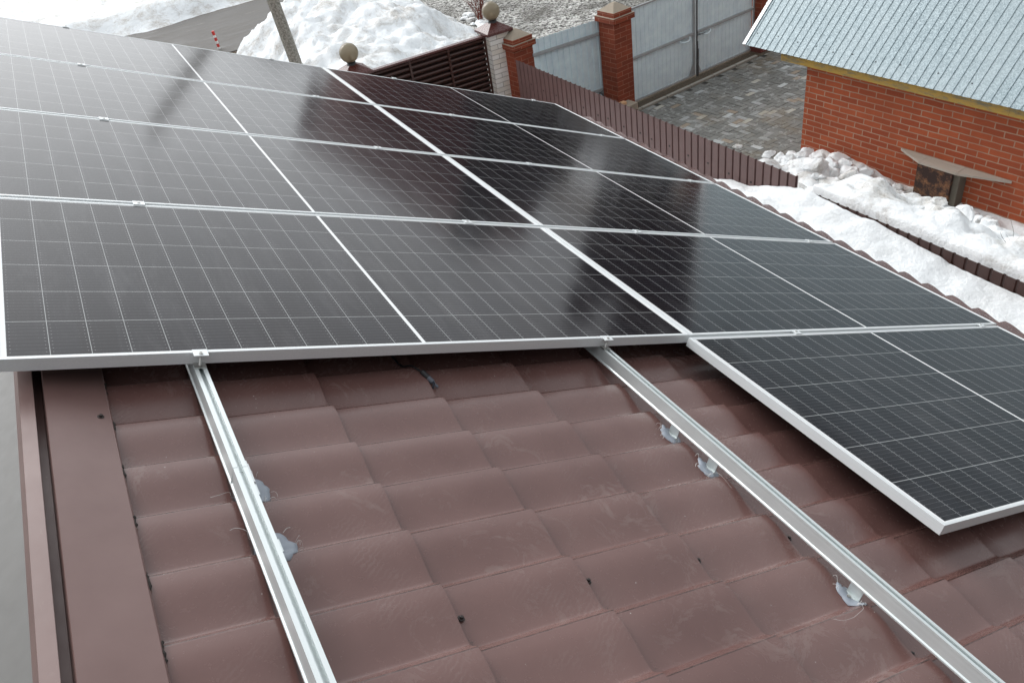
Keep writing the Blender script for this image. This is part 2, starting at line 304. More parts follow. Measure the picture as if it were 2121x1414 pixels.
def pavers():
    mt = mat('concrete_pavers', (0.2, 0.2, 0.19), 0.8); n = N(mt); at = n.new('ShaderNodeAttribute', attribute_name='tone'); g = n.new('ShaderNodeNewGeometry').outputs['Position']
    st = n.ramp(n.noise(g, 0.9, 5, 0.7, 0.5), [(0.52, 0.0), (0.66, 0.55)]); wh = n.ramp(n.noise(g, 7, 5, 0.75), [(0.54, 0.0), (0.6, 0.5)])
    c = n.mix(n.math('MULTIPLY', n.noise(g, 30, 5, 0.75), 0.35), at.outputs['Color'], (0.1, 0.1, 0.09)); c = n.mix(wh, c, (0.42, 0.43, 0.42)); c = n.mix(st, c, (0.17, 0.125, 0.07)); n.base(c); n.bump(n.noise(g, 60, 4), 0.4, 0.004)
    rn = random.Random(3); b = MB(); cols = []
    g0 = Vector((0.9919, 0.127)); g1 = Vector((-0.127, 0.9919)); org = Vector((6.46, 9.22)); a, h = 0.2, 0.1
    def put(i, j, w_, h_):        # cell coordinates in units of h along the gate and towards the camera
        x0, y0 = i*h, -j*h
        q = [(x0+.003, y0-.003), (x0+w_*h-.003, y0-.003), (x0+w_*h-.003, y0-h_*h+.003), (x0+.003, y0-h_*h+.003)]
        z = G+0.03+rn.uniform(-.002, .002); tl = (rn.uniform(-.02, .02), rn.uniform(-.02, .02))
        pts = []
        for k, (x, y) in enumerate(q):
            p = org+g0*x+g1*y; pts.append((p.x, p.y, z+tl[0]*(x-x0-.1)+tl[1]*(y-y0+.1)))
        pts = pts[::-1]; c0 = org+g0*x0+g1*y0
        if c0.x < 4.4 or c0.x > 12 or c0.y < 2: return
        b.face(pts)
        lowp = [(p[0], p[1], p[2]-.02) for p in pts]
        nn = noise.noise(Vector((c0.x*0.9, c0.y*1.3, 1.7))) + 0.5*noise.noise(Vector((c0.x*2.6, c0.y*2.6, 8)))
        r = rn.random(); t = rn.uniform(.15, .21)
        if r < 0.05+0.4*sm(-0.05, 0.5, nn): cc = rn.choice([(.36,.37,.37),(.5,.52,.52),(.3,.31,.3),(.45,.43,.37),(.27,.27,.26),(.42,.44,.44)])
        elif r > 0.985: cc = (.3, .24, .18)
        else: cc = (t, t*1.0, t*.93)
        cols.append(cc)
        for k in range(4):
            b.face([pts[k], lowp[k], lowp[(k+1) % 4], pts[(k+1) % 4]]); cols.append(tuple(x*.6 for x in cc))
    # herringbone of 2:1 stones
    for s in range(0, 90):
        for r_ in range(-60, 90):
            k = (r_ - s) % 4
            if k == 0: put(r_, s, 2, 1)
            elif k == 3: put(r_, s, 1, 2)
    o = b.build('pavement', mt); me = o.data
    ca = me.color_attributes.new('tone', 'FLOAT_COLOR', 'CORNER'); k = 0
    for p, c in zip(me.polygons, cols):
        for _ in range(p.loop_total): ca.data[k].color = (*c, 1); k += 1
    tag(o, kind='structure')
    # bed and edging kerb
    b = MB(); pts = []
    Mg = Matrix(((g0.x, g1.x, 0, org.x), (g0.y, g1.y, 0, org.y), (0, 0, 1, 0), (0, 0, 0, 1)))
    b.box(-2.5, 6, -9, .03, G+.002, G+.014, Mg); tag(b.build('paving_bed', mat('sand_bed', (0.05, 0.048, 0.042), 0.9)), kind='structure')
    b = MB()
    for i in range(6): b.box(-.6+i*.6, -.02+i*.6, .035, .1, G+.001, G+.05, Mg)
    tag(b.build('kerb', dark_paint('concrete_kerb', (0.33, 0.31, 0.27), 0.85), bevel=0.006), kind='structure')
pavers()
# ------------------------------------------------------------------ snow
def nz3(x, y, z=0.0): return noise.noise(Vector((x, y, z)))
def lump(x, y, s):
    d, _ = noise.voronoi(Vector((x*s, y*s, 0.37))); return math.sqrt(max(0, 1-min(1, d[0]*1.25)**2)) * 0.9
FP0, FP1 = Vector((4.04, 9.10)), Vector((4.21, 3.43))              # fence line
def fence_x(y): return 4.04 + (9.10-y)*0.02998
FZ = [(-6, -2.3), (0.9, -2.35), (1.1, -2.33), (1.56, -2.30), (2.04, -2.275), (2.3, -2.24), (2.58, -2.20), (2.75, -2.235), (3.1, -2.24), (3.45, -2.22), (4.17, -2.45), (4.71, -2.56), (5.3, -2.8), (6.5, -3.1), (12, -3.3)]
def fz(y):
    for (a, za), (b, zb) in zip(FZ, FZ[1:]):
        if a <= y <= b: return za+(zb-za)*(y-a)/(b-a)
    return FZ[0][1] if y < FZ[0][0] else FZ[-1][1]
def near_snow(x, y):
    fx = fence_x(y); t = max(0, min(1, (x-1.9)/(fx-1.9)))
    z = fz(y) + 0.08*math.sin(math.pi*t) - 0.05*(1-t)
    e = min(1, (fx-x)/0.12) if x < fx else 0
    z += (0.05*nz3(x*1.3, y*1.3) + 0.025*nz3(x*4, y*4, 2)) * (0.35+0.65*e) + 0.012*nz3(x*13, y*13, 5)
    z += 0.06*(lump(x, y, 2.6)-0.5)*sm(0.0, 0.5, nz3(x*.7, y*.7, 9)+.25) + 0.05*sm(2.6, 4.5, y)*(lump(x+3, y, 3.5)-0.5) + 0.035*(lump(x+1, y+5, 1.7)-.5)
    return z
def far_snow(x, y):
    t = (x-4.25)/2.85
    yy = y+0.3*nz3(x*1.3, y*1.3)
    hgt = 1.40*(1-sm(-0.05, 0.93, t))*(1-sm(2.9, 5.6, yy)) + 0.2*(1-sm(5.75, 6.55, yy+0.25*(x-5.9))) + 0.03
    r_ = sm(0.02, 0.2, hgt)
    z = G + hgt + r_*(0.26*(lump(x, y, 2.0)-0.5)*sm(0.05, 0.35, t)*(1-.75*sm(.75, .97, t)) + 0.18*(lump(x+7, y+2, 3.9)-0.5)*sm(0.03, 0.2, t)*(1-.6*sm(.75, .97, t)) + 0.07*nz3(x*2.5, y*2.5) + 0.02*nz3(x*12, y*12))
    if hgt < 0.04: z -= 0.06
    if x > 6.45: k = sm(6.45, 6.85, x); z = z*(1-k)+k*min(z, G+.07+.05*nz3(x*6, y*6)+.10*sm(4.5, 5.3, y)*(1-sm(5.6, 6.2, y)))
    if y < 3.35 and x < 4.5:
        k = 1-sm(fence_x(y)+.05, 4.5, x); zt = -2.18+.025*nz3(y*3, 7)-.25*sm(3.0, 3.35, y)*0; z = z*(1-k)+k*(zt+0.3*(x-fence_x(y)))
    elif x < 4.5: z = min(z, -2.5+.3*(x-fence_x(y)) - .2*sm(3.4, 4.2, y))
    if x < fence_x(y)+.028: z -= .5
    return z
def frange(a, b, s):
    r = []; x = a
    while x < b: r.append(x); x += s
    return r + [b]
b = MB(); n_ = 60
ys = frange(-3.5, 9.2, 0.045)
base = len(b.v)
b.grid([i/n_ for i in range(n_+1)], ys, lambda t, y: (1.7+(fence_x(y)-0.012-1.7)*t, y, near_snow(1.7+(fence_x(y)-0.012-1.7)*t, y)))
tag(b.build('snow', M['snow'], smooth=True), kind='structure')
b = MB(); n_ = 84
ys = frange(-3.5, 7.2, 0.036)
b.grid([i/n_ for i in range(n_+1)], ys, lambda t, y: (fence_x(y)+0.02+(7.35-fence_x(y))*t, y, far_snow(fence_x(y)+0.02+(7.35-fence_x(y))*t, y)))
tag(b.build('snow', M['snowdirty'], smooth=True), kind='structure')
# big ploughed pile and snow bank beyond the road
PILE = [(0.5,12),(1.0,17),(1.7,20.0),(2.6,21.3),(4.0,22.3),(5.6,21.6),(6.5,19.6),(6.75,17.8),(6.6,16.1),(6.2,14.5),(5.4,12.6),(4.6,11.0),(1.5,10.8)]
def inpoly(x, y):
    ins = False; dm = 9
    for (x0, y0), (x1, y1) in zip(PILE, PILE[1:]+PILE[:1]):
        if (y0 > y) != (y1 > y) and x < (x1-x0)*(y-y0)/(y1-y0)+x0: ins = not ins
        dx, dy = x1-x0, y1-y0; t = max(0, min(1, ((x-x0)*dx+(y-y0)*dy)/(dx*dx+dy*dy))); dm = min(dm, math.hypot(x-x0-t*dx, y-y0-t*dy))
    return dm if ins else -dm
def pile(x, y):
    d = inpoly(x, y) + 0.25*nz3(x*1.1, y*1.1, 4)+0.1*nz3(x*4, y*4)
    h = 0.85*sm(-0.02, 2.0, d) + 0.14*sm(0, .1, d)
    return G - 0.05 + h + sm(0, 0.4, d)*(0.24*nz3(x*0.9, y*0.9, 1)+0.2*(lump(x, y, 1.5)-.5)+0.10*(lump(x+4, y, 4.2)-.5)+0.11*nz3(x*3.3, y*2.4, 2)+0.05*nz3(x*11, y*8, 3))
b = MB(); b.grid(frange(0, 7.4, 0.07), frange(10.7, 23, 0.08), lambda x, y: (x, y, pile(x, y))); tag(b.build('snow', M['snowpile'], smooth=True), kind='structure')
def bank(x, y):
    e = y - 24.75 - 0.12*x*0.6 + 0.35*nz3(x*0.5, y*0.5)+0.12*nz3(x*2, y*2)
    return G-0.04+0.55*sm(0, 1.4, e)+sm(0, .6, e)*(0.12*nz3(x*0.8, y*0.8)+0.05*nz3(x*3, y*3))
b = MB(); b.grid(frange(-25, 40, 0.18), frange(24, 60, 0.22), lambda x, y: (x, y, bank(x, y))); tag(b.build('snow', snow_mat('bank_snow', 0.9, (0.85, 0.88, 0.9)), smooth=True), kind='structure')
# ------------------------------------------------------------------ our house: roof, cap, walls
VB, VP, US, UP = -0.149, 0.1808, -1.476, 0.348
def tile_n(u, v, du=0.0):
    q = ((v-VB)/VP) % 1.0
    h = 1-sm(0, 0.17, q) if q < 0.17 else sm(0.17, 1.06, q)**0.85 if False else sm(0.10, 0.90, q)
    if q < 0.17: h = 1-sm(0, 0.17, q)*(1-sm(0.10, 0.90, 0.17))
    return -0.141 + 0.023*h
def build_roof():
    house = empty('house', (0, 0, G), 'house in the foreground under a wavy brown metal tile roof carrying solar panels', 'house')
    vs_ = []; k = math.floor((-2.5-VB)/VP)
    qs = [0, .02, .05, .085, .12, .15, .17, .2, .26, .34, .42, .5, .58, .66, .74, .82, .89, .95, .985]
    while VB+k*VP < 4.85:
        vs_ += [VB+(k+q)*VP for q in qs]; k += 1
    vs_ = [v for v in vs_ if -2.45 < v < 4.78]
    us = [(-2.12, 0.0)]; k = math.floor((-2.12-US)/UP)+1
    cols_ = [(-2.12, ((-2.12-US)/UP) % 1)]
    while US+k*UP < 2.86:
        u0 = US+k*UP
        cols_ += [(u0-.012, 0.965), (u0-.003, 1.0), (u0, 0.97), (u0+.002, 0.05), (u0+.006, 0.0), (u0+.1, .29), (u0+.2, .58), (u0+.29, .83)]; k += 1
    cols_ = [c for c in cols_ if c[0] < 2.80] + [(2.85, .8)]
    b = MB(); nu = len(cols_)
    for v in vs_:
        for u, st in cols_: b.v.append((u, v, tile_n(u, v)+0.016*st+0.0015*nz3(u*3, v*3)))
    for j in range(len(vs_)-1):
        for i in range(nu-1):
            a = j*nu+i; b.f.append((a, a+1, a+nu+1, a+nu)); b.uv.append(None); b.mi.append(0)
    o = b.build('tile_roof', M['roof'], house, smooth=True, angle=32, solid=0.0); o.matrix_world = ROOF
    # other slope, falling away from the ridge on the far side
    b = MB(); b.grid([-2.232-0.25*i for i in range(9)][::-1], [-2.5, 4.78], lambda u, v: (u, v, -0.132+(u+2.232)*1.05)); o = b.build('back_slope', M['backroof'], house); o.matrix_world = ROOF
    # ridge cap with its folded upstand
    prof = [(-2.236, -.125), (-2.229, -.088), (-2.1995, -.082), (-2.199, -.084), (-2.198, -.134), (-2.178, -.133), (-2.1768, -.084), (-2.176, -.082), (-2.040, -.100), (-2.0365, -.104)]
    b = MB(); vv = frange(-2.5, 4.8, 0.08)
    for (p0, p1) in zip(prof, prof[1:]):
        b.grid([0, 1], vv, lambda t, v, p0=p0, p1=p1: (p0[0]+(p1[0]-p0[0])*t + (0.0015*nz3(v*5, 1) if p1[0] > -2.1 else 0), v, p0[1]+(p1[1]-p0[1])*t + 0.0015*nz3(v*3, p0[0]*9)))
    o = b.build('ridge_cap', M['flash'], house, solid=0.0012, weld=True); o.matrix_world = ROOF
    # foam and dirt that peeps out under the cap's edge
    rn = random.Random(5); b = MB(); pts = []; rs_ = []; v = -2.45
    while v < 0.3:
        q = ((v-VB)/VP) % 1.0; hi = 1 if (q > .75 or q < .12) else .25
        pts.append((-2.0375+rn.uniform(-.001, .0025)*hi, v, tile_n(0, v)+.0145)); rs_.append(.0012+.0028*hi*rn.random()**2+.0006); v += rn.uniform(.004, .012)
    b.tube(pts, rs_, 6)
    o = b.build('cap_sealing_strip', mat('dirty_foam', (0.018, 0.014, 0.012), 0.95), house); o.matrix_world = ROOF
    # roof screws with washers
    s0 = None
    sc = [(-2.062, -.13, -.098), (-1.115, -.30, None), (-.42, -.31, None), (-1.115, -.94, None), (-.768, -.955, None), (-1.462, -.955, None), (-.415, -.955, None), (-.418, -1.37, None), (-2.063, -1.3, -.098)]
    for (u, v, nn) in sc:
        if s0 is None:
            b = MB(); b.lathe([(.0075, 0), (.0085, .0012), (.0075, .0025), (.0045, .003), (.0045, .0065), (.0035, .0075)], n=12); s0 = o = b.build('roof_screw', M['screw'], house, smooth=True, angle=35)
        else: o = s0.copy(); col.objects.link(o); o.parent = house
        st = ((u-US)/UP) % 1
        if nn is None: nn = tile_n(u, v)+.016*st+.0005
        o.matrix_world = RU(u, v, nn) @ Matrix.Rotation(0.12, 4, 'Y')
    # walls and soffit under the eaves
    b = MB(); b.box(-5.3, 2.05, -2.3, 4.6, G, -1.35); b.build('wall', M['brick'], house)
    b = MB(); b.box(2.06, 2.42, -2.45, 4.76, -1.42, -1.38); b.box(2.45, 2.47, -2.45, 4.76, -1.42, -1.29); b.build('eaves_board', M['cap'], house)
    for o in house.children:
        if o.name.startswith(('wall', 'eaves')): o.matrix_parent_inverse = house.matrix_world.inverted()
    return house
bpy.context.view_layer.update()
house = build_roof()
# ------------------------------------------------------------------ rails, brackets, clamps, panels
RAILS = [-1.813, -0.418, 0.615, 2.03]
def rail_section():   # open slot channel, width .032, height .048, top at n = -.036
    w_, h = 0.016, 0.048
    return [(-w_, 0), (-.0055, 0), (-.0055, -.0035), (-.0095, -.0035), (-.0095, -.014), (.0095, -.014), (.0095, -.0035), (.0055, -.0035), (.0055, 0), (w_, 0), (w_, -.006), (w_-.0012, -.008), (w_-.0012, -.040), (w_+.002, -h+.004), (w_+.002, -h), (-w_-.002, -h), (-w_-.002, -h+.004), (-w_+.0012, -.040), (-w_+.0012, -.008), (-w_, -.006)]
def make_rail(v0, v1):
    b = MB(); s = rail_section(); k = len(s)
    for (x0, z0), (x1, z1) in zip(s, s[1:]+s[:1]): b.face([(x0, v0, z0), (x1, v0, z1 if False else z1), (x1, v1, z1), (x0, v1, z0)])
    def cap(v, rev):
        for q in ([(-.016,0),(-.0055,0),(-.0055,-.0035),(-.016,-.006)], [(.0055,0),(.016,0),(.016,-.006),(.0055,-.0035)], [(-.0148,-.014),(.0148,-.014),(.018,-.048),(-.018,-.048)]):
            b.face([(x, v, z) for x, z in (q[::-1] if rev else q)])
    cap(v0, False); cap(v1, True)
    return b
def rail(u, v0, v1, label):
    o = make_rail(v0, v1).build('mounting_rail', M['rail']); o.matrix_world = RU(u, 0, -.036); tag(o, label, 'rail', 'aluminium rails fixed along the roof'); return o
rail(RAILS[0], -.470, 4.66, 'left aluminium rail going under the left panels, its near end at the joint mark')
rail(RAILS[0], -2.35, -.4715, 'left aluminium rail running from the joint mark towards the bottom of the picture')
rail(RAILS[1], -2.35, 4.66, 'long bare aluminium rail crossing the brown tiles, right of the cable connector')
rail(RAILS[2], -1.25, 4.66, 'aluminium rail hidden below the right panels, seen only in the gaps under its clamps')
rail(RAILS[3], -1.25, 4.66, 'rightmost aluminium rail under the panels by the eaves, seen only in the gaps')
b = MB(); b.box(RAILS[0]+.0185, RAILS[0]+.0225, -.515, -.435, -.075, -.046); b.box(RAILS[0]+.0225, RAILS[0]+.0265, -.51, -.44, -.060, -.052)
o = b.build('splice_plate', M['alu'], bevel=.001); o.matrix_world = ROOF; tag(o, 'small aluminium splice plate bolted over the joint of the left rail', 'plate')
def bracket():
    t = empty('rail_bracket', (0, 0, 0), '', 'bracket')
    b = MB(); b.box(.0, .003, -.02, .02, -.038, .0); b.box(.0, .034, -.02, .02, -.041, -.038); b.box(-.012, 0, -.006, .006, -.03, -.02)
    o = b.build('angle_plate', M['rail'], t, bevel=.0008)
    b = MB(); b.lathe([(.0065, 0), (.0065, .005), (.003, .006)], c=(.022, 0, -.038), n=6); b.build('bolt', M['steel'], t)
    return t
def patch_mesh(seed, rx, ry, u, v, sh=0.0):
    rn = random.Random(seed); b = MB(); n2 = 34; ring = []
    for k in range(n2):
        a = 2*math.pi*k/n2; r = 1+0.16*nz3(math.cos(a)*2+seed, math.sin(a)*2, seed)+rn.uniform(-.07, .05); ring.append((rx*r*math.cos(a)+sh, ry*r*math.sin(a)))
    def P(x, y, e):
        st = ((u+x-US)/UP) % 1
        return (x, y, tile_n(u+x, v+y)+.016*st+e+0.0012*nz3(x*60, y*60, seed))
    c = len(b.v); b.v.append(P(sh, 0, .008))
    for f_, e in ((.4, .007), (.75, .0055), (1.0, .003), (1.02, .0002)):
        for (x, y) in ring: b.v.append(P(sh+(x-sh)*f_, y*f_, e))
    for k in range(n2): b.f.append((c, c+1+k, c+1+(k+1) % n2)); b.uv.append(None); b.mi.append(0)
    for j in range(3):
        for k in range(n2): b.f.append((c+1+j*n2+k, c+1+(j+1)*n2+k, c+1+(j+1)*n2+(k+1) % n2, c+1+j*n2+(k+1) % n2)); b.uv.append(None); b.mi.append(0)
    return b, ring
M['patch'] = dark_paint('grey_sealing_membrane', (0.27, 0.30, 0.345), 0.45); M['fibre'] = mat('white_fibre', (0.75, 0.74, 0.72), 0.7)
BR = [(0, -.455, 'at the joint of the left rail', 1), (0, -.655, 'lower on the left rail, larger and rounded', 2), (0, -1.30, 'hidden under the left rail near the bottom', 4),
      (1, -.445, 'highest of the three along the long right rail', 11), (1, -.63, 'middle of three along the long right rail', 12), (1, -1.185, 'lowest of three along the long right rail', 13)]
for (ri, v, lab, seed) in BR:
    if seed == 4: continue
    u = RAILS[ri]; side = 1 if ri == 0 else -1
    t = bracket(); t['label'] = 'bracket on a grey patch, '+lab; t['group'] = 'brackets holding the rails'
    bpy.context.view_layer.update()
    t.matrix_world = RU(u+(0.0185 if side > 0 else -.0185), v, -.080) @ (Matrix.Identity(4) if side > 0 else Matrix.Scale(-1, 4, (1, 0, 0)))
    if side < 0: t.matrix_world = RU(u-.0185+.016, v, -.082) @ Matrix.Rotation(math.pi, 4, 'Z')
    rx, ry = ((.040, .044) if seed == 1 else (.046, .052)) if side > 0 else (.034, .046)
    cx = .042 if side > 0 else -.010
    b, ring = patch_mesh(seed, rx, ry, u+cx, v)
    o = b.build('sealing_patch', M['patch'], t, smooth=True); bpy.context.view_layer.update(); o.matrix_world = RU(u+cx, v, 0)
    rn = random.Random(seed*3); b = MB()
    for k in range(7 if side > 0 else 8):
        a = (rn.uniform(-1.5, 1.6) if side > 0 and k < 6 else rn.uniform(1.9, 4.3)); x, y = cx+rx*math.cos(a), ry*math.sin(a); L = rn.uniform(.008, .024)
        if k == 6 and side > 0: L = .06
        if side < 0 and k == 7 and seed > 11: a = 4.2; L = .11 if seed == 12 else .15
        pts = []; ph = rn.uniform(0, 6); cu = rn.uniform(-22, 22) if L < .07 else rn.uniform(-6, 6); ang = a+rn.uniform(-.4, .4)
        for q in range(12):
            pts.append((u+x, v+y, tile_n(u+x, v+y)+.016*(((u+x-US)/UP) % 1)+.006+.012*math.sin(q/11*math.pi)*(1 if k % 2 else .4))); x += math.cos(ang)*L/11; y += math.sin(ang)*L/11; ang += cu*L/11*3+rn.uniform(-.25, .25)
        b = MB(); b.tube(pts, .0003 if k % 3 else .00055, 4); o = b.build('loose_thread', M['fibre'], t); o.matrix_world = ROOF
# two tiny pale plastic clips left on the outer side of the left rail
def panel():
    t = empty('solar_panel', (0, 0, 0), '', 'solar panel', 'solar panels laid in rows on the roof')
    b = MB(); l, w_, h, lip = LU, WV, .035, .0105
    # frame as four mitred channels: top lip, outer wall, bottom flange
    def side(p0, p1, q0, q1):
        (ax, ay), (bx, by), (cx, cy), (dx, dy) = p0, p1, q0, q1
        b.face([(ax, ay, 0), (bx, by, 0), (dx, dy, 0), (cx, cy, 0)]); b.face([(bx, by, 0), (ax, ay, 0), (ax, ay, -h), (bx, by, -h)])
        b.face([(cx, cy, 0), (dx, dy, 0), (dx, dy, -.0045), (cx, cy, -.0045)])
        b.face([(cx, cy, -h), (dx, dy, -h), (bx, by, -h), (ax, ay, -h)])
        ix = lambda p, o_: (o_[0]*.85+p[0]*.15, o_[1]*.85+p[1]*.15)
        b.face([(cx, cy, -.0045), (dx, dy, -.0045), (dx, dy, -h), (cx, cy, -h)])
    o_ = [(0, 0), (l, 0), (l, w_), (0, w_)]; i_ = [(lip, lip), (l-lip, lip), (l-lip, w_-lip), (lip, w_-lip)]
    for k in range(4): side(o_[k], o_[(k+1) % 4], i_[k], i_[(k+1) % 4])
    b.build('frame', M['alu'], t, bevel=.0007, weld=True)
    b = MB(); b.face([(lip*.6, lip*.6, -.0015), (l-lip*.6, lip*.6, -.0015), (l-lip*.6, w_-lip*.6, -.0015), (lip*.6, w_-lip*.6, -.0015)]); b.build('cell_glass', M['glass'], t)
    b = MB(); b.face([(lip, lip, -.0065), (lip, w_-lip, -.0065), (l-lip, w_-lip, -.0065), (l-lip, lip, -.0065)]); b.build('backsheet', M['backsheet'], t)
    return t
bpy.context.view_layer.update()
p0 = panel(); VR = 1.1415
names = ['nearest row', 'second row back', 'third row back', 'farthest row']
spots = []
for r in range(4):
    spots.append((-2.2765, r*VR, 'left solar panel of the %s, upslope of the thick centre seam' % names[r]))
    spots.append((.0015, r*VR, 'right solar panel of the %s, between centre seam and eaves' % names[r]))
spots.append((-.029, -.0215-1.122, 'single dark solar panel sticking out towards the viewer at right, its corner over bare tiles'))
spots[0] = (spots[0][0], 0, spots[0][2])
first = True
for (u, v, lab) in spots:
    if first: p0.matrix_world = RU(u, v, 0); p0['label'] = lab; first = False
    else: again(p0, RU(u, v, 0 if 'single' not in lab else .0), lab)
# clamps
def end_clamp():
    t = empty('end_clamp', (0, 0, 0), '', 'clamp', 'end clamps on the near panel edge')
    b = MB(); b.box(-.019, .019, -.024, .010, .0005, .0035); b.box(-.019, .019, -.0035, -.0005, -.012, .0005); b.build('plate', M['alu'], t, bevel=.0008)
    b = MB(); b.lathe([(.0055, 0), (.0055, .0035), (.0035, .0035), (.003, .0015)], c=(0, -.013, .0035), n=14); b.build('bolt_head', M['steel'], t)
    b = MB(); pr = [];  z = -.040
    while z < .0005: pr += [(.0042, z), (.0034, z+.0011)]; z += .0022
    b.lathe(pr, c=(0, -.013, 0), n=12); b.build('bolt', M['steel'], t)
    b = MB(); b.box(-.015, .015, -.027, .001, -.0355, -.031); b.build('nut_plate', M['steel'], t, bevel=.001)
    return t
def mid_clamp():
    t = empty('mid_clamp', (0, 0, 0), '', 'clamp', 'mid clamps bridging the gaps between panel rows')
    b = MB(); b.box(-.02, .02, -.0185, .0185, .0006, .0036); b.box(-.02, .02, -.007, -.0045, -.018, .0006); b.box(-.02, .02, .0045, .007, -.018, .0006); b.build('plate', M['alu'], t, bevel=.0008)
    b = MB(); b.lathe([(.0055, 0), (.0055, .003), (.003, .0032)], c=(0, 0, .0036), n=14); b.build('bolt_head', M['steel'], t)
    b = MB(); b.lathe([(.004, -.045), (.004, .001)], n=10); b.build('bolt', M['steel'], t)
    return t
ec = end_clamp(); mc = mid_clamp(); bpy.context.view_layer.update()
ec.matrix_world = RU(RAILS[0], 0, 0); ec['label'] = 'end clamp with bare threaded bolt on the left rail, at the near panel edge'
again(ec, RU(RAILS[1]-.004, 0, 0), 'end clamp with bolt where the long right rail meets the near panel edge')
first = True
rn_ = ['leftmost rail', 'second rail from the left', 'third rail from the left', 'rightmost rail']
gn_ = ['gap behind the nearest row', 'gap behind the second row', 'gap in front of the farthest row']
for g_ in range(3):
    for k, u in enumerate(RAILS):
        lab = 'mid clamp on the %s, %s' % (rn_[k], gn_[g_]); Mx = RU(u, (g_+1)*VR-.0098, 0)
        if first: mc.matrix_world = Mx; mc['label'] = lab; first = False
        else: again(mc, Mx, lab)
again(mc, RU(RAILS[2]-.004, -.0108, 0), 'left mid clamp between the jutting single panel and the nearest row')
again(mc, RU(RAILS[3]+.06, -.0108, 0), 'right mid clamp between the jutting single panel and the nearest row')
for k, u in enumerate(RAILS):
    again(ec, RU(u, 4*VR-.0195, 0) @ Matrix.Rotation(math.pi, 4, 'Z'), 'end clamp at the far edge of the panels, on the %s' % rn_[k], 'end clamps on the far panel edge')
# cable with plug
def tn(u, v): return tile_n(u, v)+.016*(((u-US)/UP) % 1)
t = empty('cable', ROOF, 'black cable with plug connector lying on the brown tiles below the near panel edge', 'cable'); bpy.context.view_layer.update()
b = MB(); pts = [(-1.195, .30, -.06), (-1.193, .22, -.085)]
for (u, v) in ((-1.192, .16), (-1.185, .11), (-1.172, .07), (-1.158, .035), (-1.143, .006), (-1.136, -.007)): pts.append((u, v, tn(u, v)+.006+.006*max(0, (v-.0)*6)))
sp = []
for i in range(len(pts)-1):
    p0_, p1, p2, p3 = [Vector(pts[max(0, min(len(pts)-1, i+k))]) for k in (-1, 0, 1, 2)]
    for q in range(5):
        s_ = q/5; sp.append(0.5*((2*p1)+(p2-p0_)*s_+(2*p0_-5*p1+4*p2-p3)*s_*s_+(3*p1-p0_-3*p2+p3)*s_**3))
sp.append(Vector(pts[-1])); b.tube(sp, .0032, 8); b.build('wire', M['black'], t, smooth=True)
a0 = Vector((-1.138, -.004, tn(-1.138, -.004)+.009)); d_ = (Vector((-1.103, -.066, tn(-1.103, -.066)+.010))-a0)
b = MB(); b.tube([a0, a0+d_*.05, a0+d_*.3, a0+d_*.42], [.0055, .0088, .0088, .0075], 10); b.build('gland_nut', M['black'], t)
b = MB(); b.tube([a0+d_*.4, a0+d_*.42, a0+d_*.68, a0+d_*.7, a0+d_*.72], [.006, .0085, .0085, .007, .0045], 10); b.tube([a0+d_*.7, a0+d_*.98, a0+d_], [.0045, .0045, .0035], 10)
b.box(-.0075, -.0045, -.004, .004, -.012, .012, T(a0+d_*.84)); b.build('plug', M['greyplastic'], t)
# ------------------------------------------------------------------ corrugated brown fence
def corrugated(length, z0, z1, pitch=.115, dep=.012, groove=.03, flip=1, step=.9):
    """sheet in local x (length), z; depth in y"""
    b = MB(); xs = []; x = 0
    while x < length:
        for dx, yy in ((0, 0), (pitch-groove, 0), (pitch-groove+.007, dep), (pitch-.007, dep)):
            if x+dx <= length: xs.append((x+dx, yy*flip))
        x += pitch
    for (xa, ya), (xb, yb) in zip(xs, xs[1:]): b.face([(xa, ya, z0), (xb, yb, z0), (xb, yb, z1), (xa, ya, z1)], [(xa, z0), (xb, z0), (xb, z1), (xa, z1)])
    return b, xs
dirf = Vector((0.02998, -0.99955, 0))
Mf = Matrix(((dirf.x, -dirf.y, 0, 4.03), (dirf.y, dirf.x, 0, 9.12), (0, 0, 1, 0), (0, 0, 0, 1)))
f1 = empty('metal_fence', Mf, 'taller brown corrugated metal fence from the red brick pillar to the snow by the eaves', 'fence', 'brown corrugated fence'); bpy.context.view_layer.update()
b, xs = corrugated(5.70, G, -2.095, dep=.02, groove=.026); b.build('sheet', M['fence'], f1, solid=.001)
b = MB()
for i in range(1, 6): b.box(.02+i*1.1, .08+i*1.1, .016, .056, G, -2.2)
b.box(0, 5.70, .014, .034, -2.42, -2.38); b.box(0, 5.7, .014, .034, -3.2, -3.16); b.build('posts_and_rails', M['cap'], f1)
b0 = None
for i in range(17):
    x = .39+i*.32+(0.03 if i % 3 else 0)
    x = round(x/.115)*.115+.045
    if x > 5.6: break
    z = -2.385 if i % 2 == 0 else -2.40
    if b0 is None:
        b = MB(); b.lathe([(.013, 0), (.013, .003), (.005, .005), (.004, .009)], n=10); b0 = o = b.build('fence_screw', M['screw'], f1)
    else: o = b0.copy(); col.objects.link(o); o.parent = f1
    o.matrix_local = T((x, -.001, z)) @ Matrix.Rotation(R(90), 4, 'X')
f2 = empty('metal_fence', Mf @ T((5.72, 0, 0)), 'lower brown corrugated fence nearly buried in snow, only its dark top strip showing', 'fence', 'brown corrugated fence'); bpy.context.view_layer.update()
b, xs = corrugated(5.5, G, -2.20); b.build('sheet', M['louver'], f2, solid=.001)
